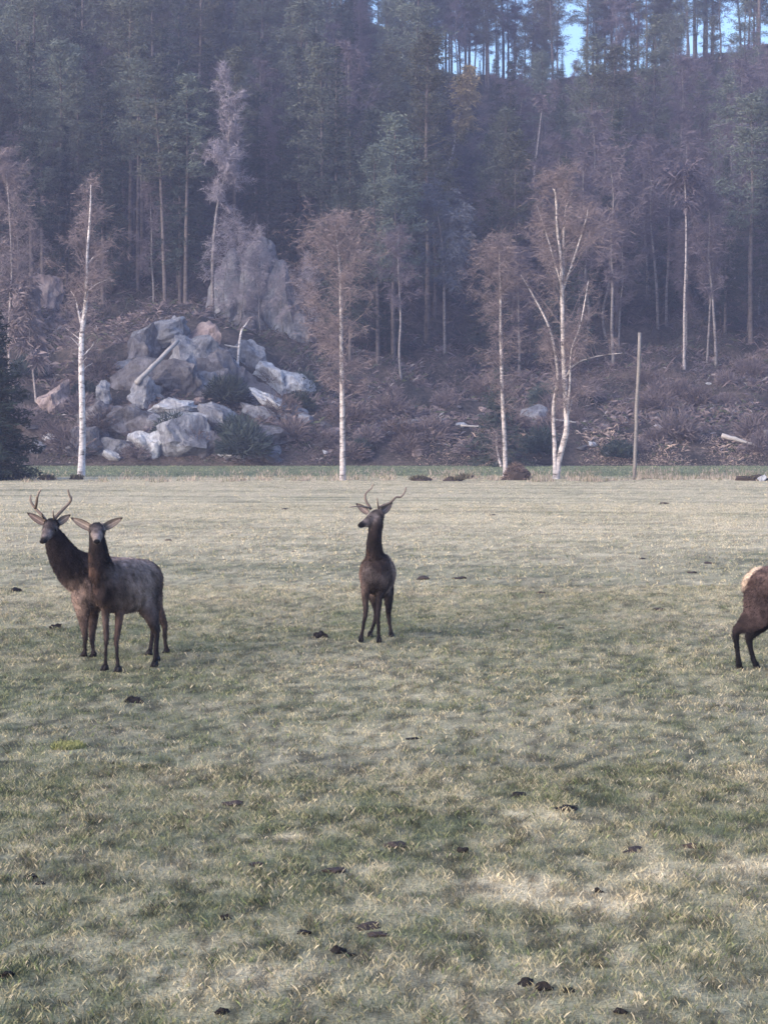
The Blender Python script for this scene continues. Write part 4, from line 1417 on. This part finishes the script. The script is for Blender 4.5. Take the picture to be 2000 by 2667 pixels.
# --- antlered deer behind it, body turned to the left
fwd = np.array((-.93, -.36, 0)); sd = (.36, -.93, 0)
tor = rg([(197, 1522, 20.55, .07, .10, BROWN), (212, 1520, 20.6, .14, .23, BROWN), (243, 1518, 20.72, .185, .30, BROWN), (300, 1520, 20.87, .20, .295, FLANK), (348, 1517, 20.99, .185, .275, FLANK), (380, 1516, 21.05, .16, .235, BROWN), (396, 1520, 21.1, .10, .15, BROWN), (401, 1524, 21.12, .05, .08, BROWN)], BROWN)
nk = rg([(240, 1505, 20.7, .14, .24, DARK), (205, 1488, 20.6, .135, .225, DARK), (176, 1462, 20.5, .115, .18, DARK), (155, 1430, 20.42, .095, .145, DARK), (142, 1400, 20.37, .080, .108, DARK), (136, 1382, 20.36, .065, .07, DARK)], DARK)
hd = rg([(138, 1364, 20.46, .045, .05, DARK), (134, 1368, 20.36, .076, .078, DARK), (128, 1378, 20.25, .070, .075, GREY), (122, 1391, 20.15, .050, .058, GREY), (116, 1403, 20.07, .040, .043, GREY), (113, 1409, 20.02, .035, .034, BLACK), (111, 1412, 20.0, .018, .018, BLACK)], GREY)
l1, f1 = leg([(214, 1555, 20.58, .07, .12), (216, 1597, 20.6, .045, .075), (219, 1635, 20.6, .031, .042), (222, 1658, 20.6, .026, .032), (221.5, 1678, 20.6, .019, .022), (221, 1695, 20.6, .0175, .021), (220, 1704, 20.6, .021, .025)], (219, 1711), sd, BROWN, LEG)
l2, f2 = leg([(238, 1555, 20.8, .07, .13), (240, 1597, 20.8, .045, .078), (240.5, 1638, 20.75, .032, .044), (239.6, 1660, 20.7, .027, .033), (241, 1681, 20.66, .019, .022), (243, 1697, 20.63, .0175, .021), (244, 1706, 20.6, .021, .025)], (244, 1713), sd, BROWN, LEG)
l3, f3 = leg([(388, 1548, 21.0, .09, .15), (401, 1583, 21.0, .062, .105), (419, 1608, 21.0, .040, .056), (429, 1629, 21.02, .028, .036), (429, 1645, 21.0, .022, .027), (430, 1670, 20.99, .0185, .022), (433, 1690, 20.98, .021, .025)], (434, 1703), sd, BROWN, LEG)
l4, f4 = leg([(375, 1548, 21.15, .09, .15), (380, 1583, 21.1, .062, .105), (392, 1610, 21.0, .040, .056), (398, 1632, 20.98, .028, .036), (397, 1650, 20.95, .022, .027), (394, 1675, 20.92, .0185, .022), (391, 1694, 20.9, .021, .025)], (389, 1707), sd, BROWN, LEG)
make_deer('deer', 'antlered deer with shaggy dark neck standing behind the front left deer', ground(310, 1712),
          [(tor, sd), (nk, sd), (hd, (1, -.35, 0)), (l1, sd), (l2, sd), (l3, sd), (l4, sd)],
          [(at(141, 1394, 20.15), .06, (.26, .23, .24), .75), (at(118, 1396, 20.05), .04, PALE, .5), (at(120, 1418, 20.1), .04, PALE, .4), (at(112, 1408, 20.0), .05, BLACK, .9), (at(142, 1374, 20.28), .03, PALE, .6), (at(130, 1362, 20.3), .065, BLACK, .9), (at(128, 1370, 20.2), .05, DARK, .8), (at(116, 1379, 20.2), .026, BLACK, .9), (at(141, 1380, 20.25), .026, BLACK, .9),
           (at(205, 1555, 20.5), .16, FLANK, .6), (at(330, 1446, 20.9), .12, FLANK, .6)],
          [(at(113, 1363, 20.36), at(70, 1335, 20.42), .070, (-.1, -1, .0), (.22, .17, .16), eo), (at(150, 1364, 20.38), at(184, 1340, 20.44), .074, (.25, -1, .1), ei, eo)],
          [[([(119, 1357, 20.33), (110, 1343, 20.35), (92, 1324, 20.4), (81, 1308, 20.4), (79, 1296, 20.4), (81, 1288, 20.4)], .017, .007),
            ([(92, 1324, 20.4), (95, 1310, 20.3), (97, 1296, 20.24), (101, 1284, 20.22), (106, 1275, 20.22)], .014, .008),
            ([(114, 1350, 20.3), (110, 1343, 20.2), (108, 1335, 20.14)], .011, .005)],
           [([(139, 1356, 20.35), (147, 1345, 20.38), (165, 1326, 20.45), (180, 1310, 20.48), (185, 1300, 20.46), (180, 1288, 20.44), (177, 1275, 20.42)], .017, .008),
            ([(182, 1306, 20.48), (186, 1300, 20.52), (187, 1293, 20.55)], .010, .005),
            ([(141, 1352, 20.3), (139, 1341, 20.24), (138, 1329, 20.22)], .011, .005)]],
          [(at(114, 1379, 20.20), .018), (at(143, 1380, 20.24), .019)], (at(111, 1411, 19.985), .028, (1.15, .8, .8)), [f1, f2, f3, f4], fwd, 1.25, comb=(.35, .1, -.9))

# --- middle deer, head turned to the left
fwd = np.array((-.12, -.99, 0)); sd = (.99, -.12, 0)
tor = rg([(979, 1490, 22.0, .07, .10, DARK), (980, 1488, 22.08, .15, .20, DARK), (981, 1490, 22.25, .19, .25, BROWN), (983, 1495, 22.5, .205, .255, FLANK), (985, 1492, 22.75, .20, .24, FLANK), (986, 1482, 22.95, .17, .20, WARM), (986, 1485, 23.1, .1, .12, BROWN)], BROWN)
nk = rg([(981, 1480, 22.25, .14, .17, DARK), (977, 1452, 22.12, .104, .125, DARK), (974, 1420, 22.04, .086, .10, DARK), (976, 1392, 22.0, .078, .09, DARK), (980, 1362, 22.02, .078, .088, DARK), (984, 1346, 22.06, .06, .06, DARK)], DARK)
hd = rg([(995, 1342, 22.12, .045, .05, DARK), (986, 1343, 22.09, .070, .080, BROWN), (973, 1351, 22.03, .066, .088, GREY), (960, 1358, 21.96, .050, .062, GREY), (948, 1364, 21.91, .038, .043, GREY), (939, 1368, 21.87, .034, .035, BLACK), (934, 1369, 21.85, .018, .018, BLACK)], GREY)
l1, f1 = leg([(955, 1527, 22.18, .07, .1), (951, 1550, 22.17, .040, .062), (952, 1575, 22.17, .032, .042), (952, 1598, 22.16, .028, .032), (948, 1620, 22.17, .020, .023), (944, 1643, 22.18, .018, .021), (941, 1659, 22.2, .022, .026)], (940, 1671), sd, BROWN, LEG)
l2, f2 = leg([(991, 1530, 22.2, .07, .1), (988, 1555, 22.18, .040, .058), (986, 1580, 22.17, .032, .042), (984, 1604, 22.16, .027, .031), (985, 1625, 22.16, .020, .023), (986, 1648, 22.16, .018, .021), (987, 1662, 22.15, .022, .026)], (987, 1673), sd, LEG, LEG)
l3, f3 = leg([(1004, 1520, 22.8, .09, .14), (1011, 1548, 22.75, .062, .11), (1012, 1575, 22.78, .040, .06), (1012, 1598, 22.85, .029, .04), (1013, 1614, 22.82, .023, .03), (1016, 1633, 22.8, .019, .023), (1018, 1648, 22.78, .022, .026)], (1019, 1660), sd, LEG, LEG)
l4, f4 = leg([(965, 1520, 22.85, .09, .14), (970, 1548, 22.8, .060, .1), (977, 1575, 22.8, .038, .055), (980, 1598, 22.86, .029, .038), (977, 1612, 22.84, .023, .028), (971, 1632, 22.8, .019, .023), (966, 1648, 22.75, .022, .026)], (963, 1660), sd, LEG, LEG)
make_deer('deer', 'slender antlered deer in the middle of the field with head turned left', ground(980, 1667),
          [(tor, sd), (nk, sd), (hd, (-.6, .78, 0)), (l1, sd), (l2, sd), (l3, sd), (l4, sd),
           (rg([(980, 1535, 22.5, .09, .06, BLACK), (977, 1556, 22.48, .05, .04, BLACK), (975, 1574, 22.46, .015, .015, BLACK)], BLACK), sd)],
          [(at(937, 1368, 21.85), .06, BLACK, .95), (at(958, 1377, 21.9), .04, PALE, .6), (at(978, 1342, 22.0), .035, PALE, .6), (at(977, 1328, 22.0), .06, BLACK, .6), (at(938, 1490, 22.4), .14, WARM, .8), (at(942, 1515, 22.3), .08, WARM, .6), (at(953, 1440, 22.05), .06, WARM, .5),  # warm light from the left painted along neck and flank (WARM seeds)
           (at(1016, 1480, 22.3), .12, FLANK, .7), (at(960, 1500, 22.05), .10, GREY, .6), (at(1000, 1510, 22.05), .09, GREY, .6), (at(975, 1530, 22.1), .1, BLACK, .5)],  # GREY seeds: front light on the chest, put into the coat colour
          [(at(958, 1336, 22.06), at(927, 1311, 22.12), .07, (-.4, -1, 0), (.26, .21, .20), eo), (at(994, 1336, 22.14), at(1022, 1309, 22.2), .08, (.1, -1, -.1), (.30, .25, .25), eo)],
          [[([(966, 1327, 22.05), (960, 1317, 22.06), (953, 1304, 22.08), (951, 1290, 22.1), (957, 1280, 22.1), (966, 1273, 22.1), (971, 1262, 22.1)], .015, .006),
            ([(966, 1325, 22.05), (955, 1321, 21.95), (930, 1319, 21.85), (910, 1321, 21.8)], .010, .005)],
           [([(985, 1325, 22.1), (995, 1318, 22.12), (1016, 1309, 22.15), (1031, 1295, 22.18), (1044, 1294, 22.2), (1053, 1283, 22.2), (1058, 1268, 22.2)], .015, .006),
            ([(986, 1323, 22.1), (984, 1312, 22.04), (982.5, 1296, 22.0)], .010, .004)]],
          [(at(964, 1347, 21.955), .018)], (at(936, 1368, 21.855), .023, (.9, .9, .85)), [f1, f2, f3, f4], fwd, comb=(.1, .3, -.9))

# --- deer leaving the frame on the right, pale rump to the left
fwd = np.array((.99, -.1, 0)); sd = (.1, .99, 0)
RED = (.085, .056, .052)
tor = rg([(1951, 1536, 19.62, .08, .12, RED), (1962, 1537, 19.62, .15, .19, RED), (1987, 1533, 19.6, .18, .235, RED), (2040, 1538, 19.55, .2, .25, BROWN), (2110, 1545, 19.5, .22, .27, BROWN), (2180, 1545, 19.45, .2, .27, BROWN), (2220, 1540, 19.42, .15, .22, DARK), (2240, 1535, 19.4, .08, .12, DARK)], BROWN)
nk = rg([(2190, 1525, 19.45, .13, .22), (2230, 1475, 19.42, .1, .16), (2256, 1428, 19.42, .08, .115), (2266, 1395, 19.42, .07, .08)], DARK)
hd = rg([(2255, 1382, 19.42, .05, .05), (2272, 1384, 19.42, .075, .08), (2298, 1392, 19.42, .06, .065), (2322, 1402, 19.42, .042, .045), (2336, 1406, 19.42, .03, .03)], GREY)
l1, f1 = leg([(1986, 1560, 19.52, .10, .19), (1972, 1598, 19.5, .075, .16), (1945, 1624, 19.48, .050, .10), (1919, 1643, 19.47, .034, .05), (1917, 1664, 19.48, .026, .034), (1921, 1698, 19.5, .020, .026), (1924, 1726, 19.52, .023, .030)], (1926, 1745), sd, RED, BLACK)
l2, f2 = leg([(1992, 1575, 19.7, .09, .16), (1980, 1612, 19.7, .065, .14), (1961, 1642, 19.7, .042, .082), (1951, 1662, 19.7, .032, .046), (1953, 1680, 19.68, .025, .030), (1959, 1705, 19.65, .020, .026), (1966, 1728, 19.62, .023, .030)], (1971, 1744), sd, LEG, BLACK)
l3, f3 = leg([(2205, 1575, 19.4, .07, .11), (2203, 1600, 19.4, .045, .06), (2202, 1640, 19.4, .032, .04), (2202, 1668, 19.4, .027, .031), (2202, 1700, 19.4, .019, .022), (2202, 1730, 19.45, .022, .026)], (2203, 1747), sd, BROWN, LEG)
l4, f4 = leg([(2215, 1575, 19.55, .07, .11), (2217, 1600, 19.55, .045, .06), (2225, 1640, 19.55, .032, .04), (2228, 1668, 19.55, .027, .031), (2228, 1700, 19.55, .019, .022), (2228, 1725, 19.6, .022, .026)], (2230, 1742), sd, BROWN, LEG)
make_deer('deer', 'reddish deer with cream rump patch half out of the frame at the right edge', ground(2060, 1746),
          [(tor, sd), (nk, sd), (hd, sd), (l1, sd), (l2, sd), (l3, sd), (l4, sd),
           (rg([(1947, 1550, 19.62, .04, .03, RED), (1944, 1530, 19.62, .08, .04, RED), (1949, 1513, 19.62, .11, .05, RED), (1965, 1499, 19.62, .12, .055, RED), (1984, 1491, 19.6, .10, .045, RED), (2003, 1492, 19.6, .06, .03, RED)], CREAM), sd)],
          [(at(1926, 1516, 19.6), .075, CREAM, 1.0), (at(1934, 1497, 19.6), .08, CREAM, 1.0), (at(1949, 1483, 19.6), .075, CREAM, 1.0), (at(1968, 1474, 19.6), .06, CREAM, 1.0), (at(2000, 1570, 19.4), .2, DARK, .5)],
          [(at(2262, 1378, 19.36), at(2235, 1345, 19.3), .042, (-.1, -1, 0), ei, eo), (at(2262, 1378, 19.48), at(2240, 1340, 19.55), .042, (-.1, -1, 0), ei, eo)],
          [], [(at(2290, 1386, 19.36), .014)], (at(2339, 1406, 19.42), .024, (.9, .9, .85)), [f1, f2, f3, f4], fwd, .9)

# ------------------------------------------------------------------ evening haze
bm = bmesh.new()
bmesh.ops.create_cube(bm, size=1)
for v in bm.verts:
    v.co = (v.co.x * 560, 180 + v.co.y * 500, (v.co.z + .5) * 96 - 4)
me = bpy.data.meshes.new('haze'); bm.to_mesh(me); bm.free()
hm = bpy.data.materials.new('haze'); hm.use_nodes = True
t = hm.node_tree; t.nodes.clear()
o_ = t.nodes.new('ShaderNodeOutputMaterial'); pv = t.nodes.new('ShaderNodeVolumePrincipled')
pv.inputs['Color'].default_value = (.64, .69, 1.0, 1)
pv.inputs['Density'].default_value = .00095
pv.inputs['Anisotropy'].default_value = 0.1
t.links.new(pv.outputs[0], o_.inputs['Volume'])
me.materials.append(hm)
tag(link('haze', me), 'thin bluish evening haze over field and hillside', 'haze', kind='stuff')
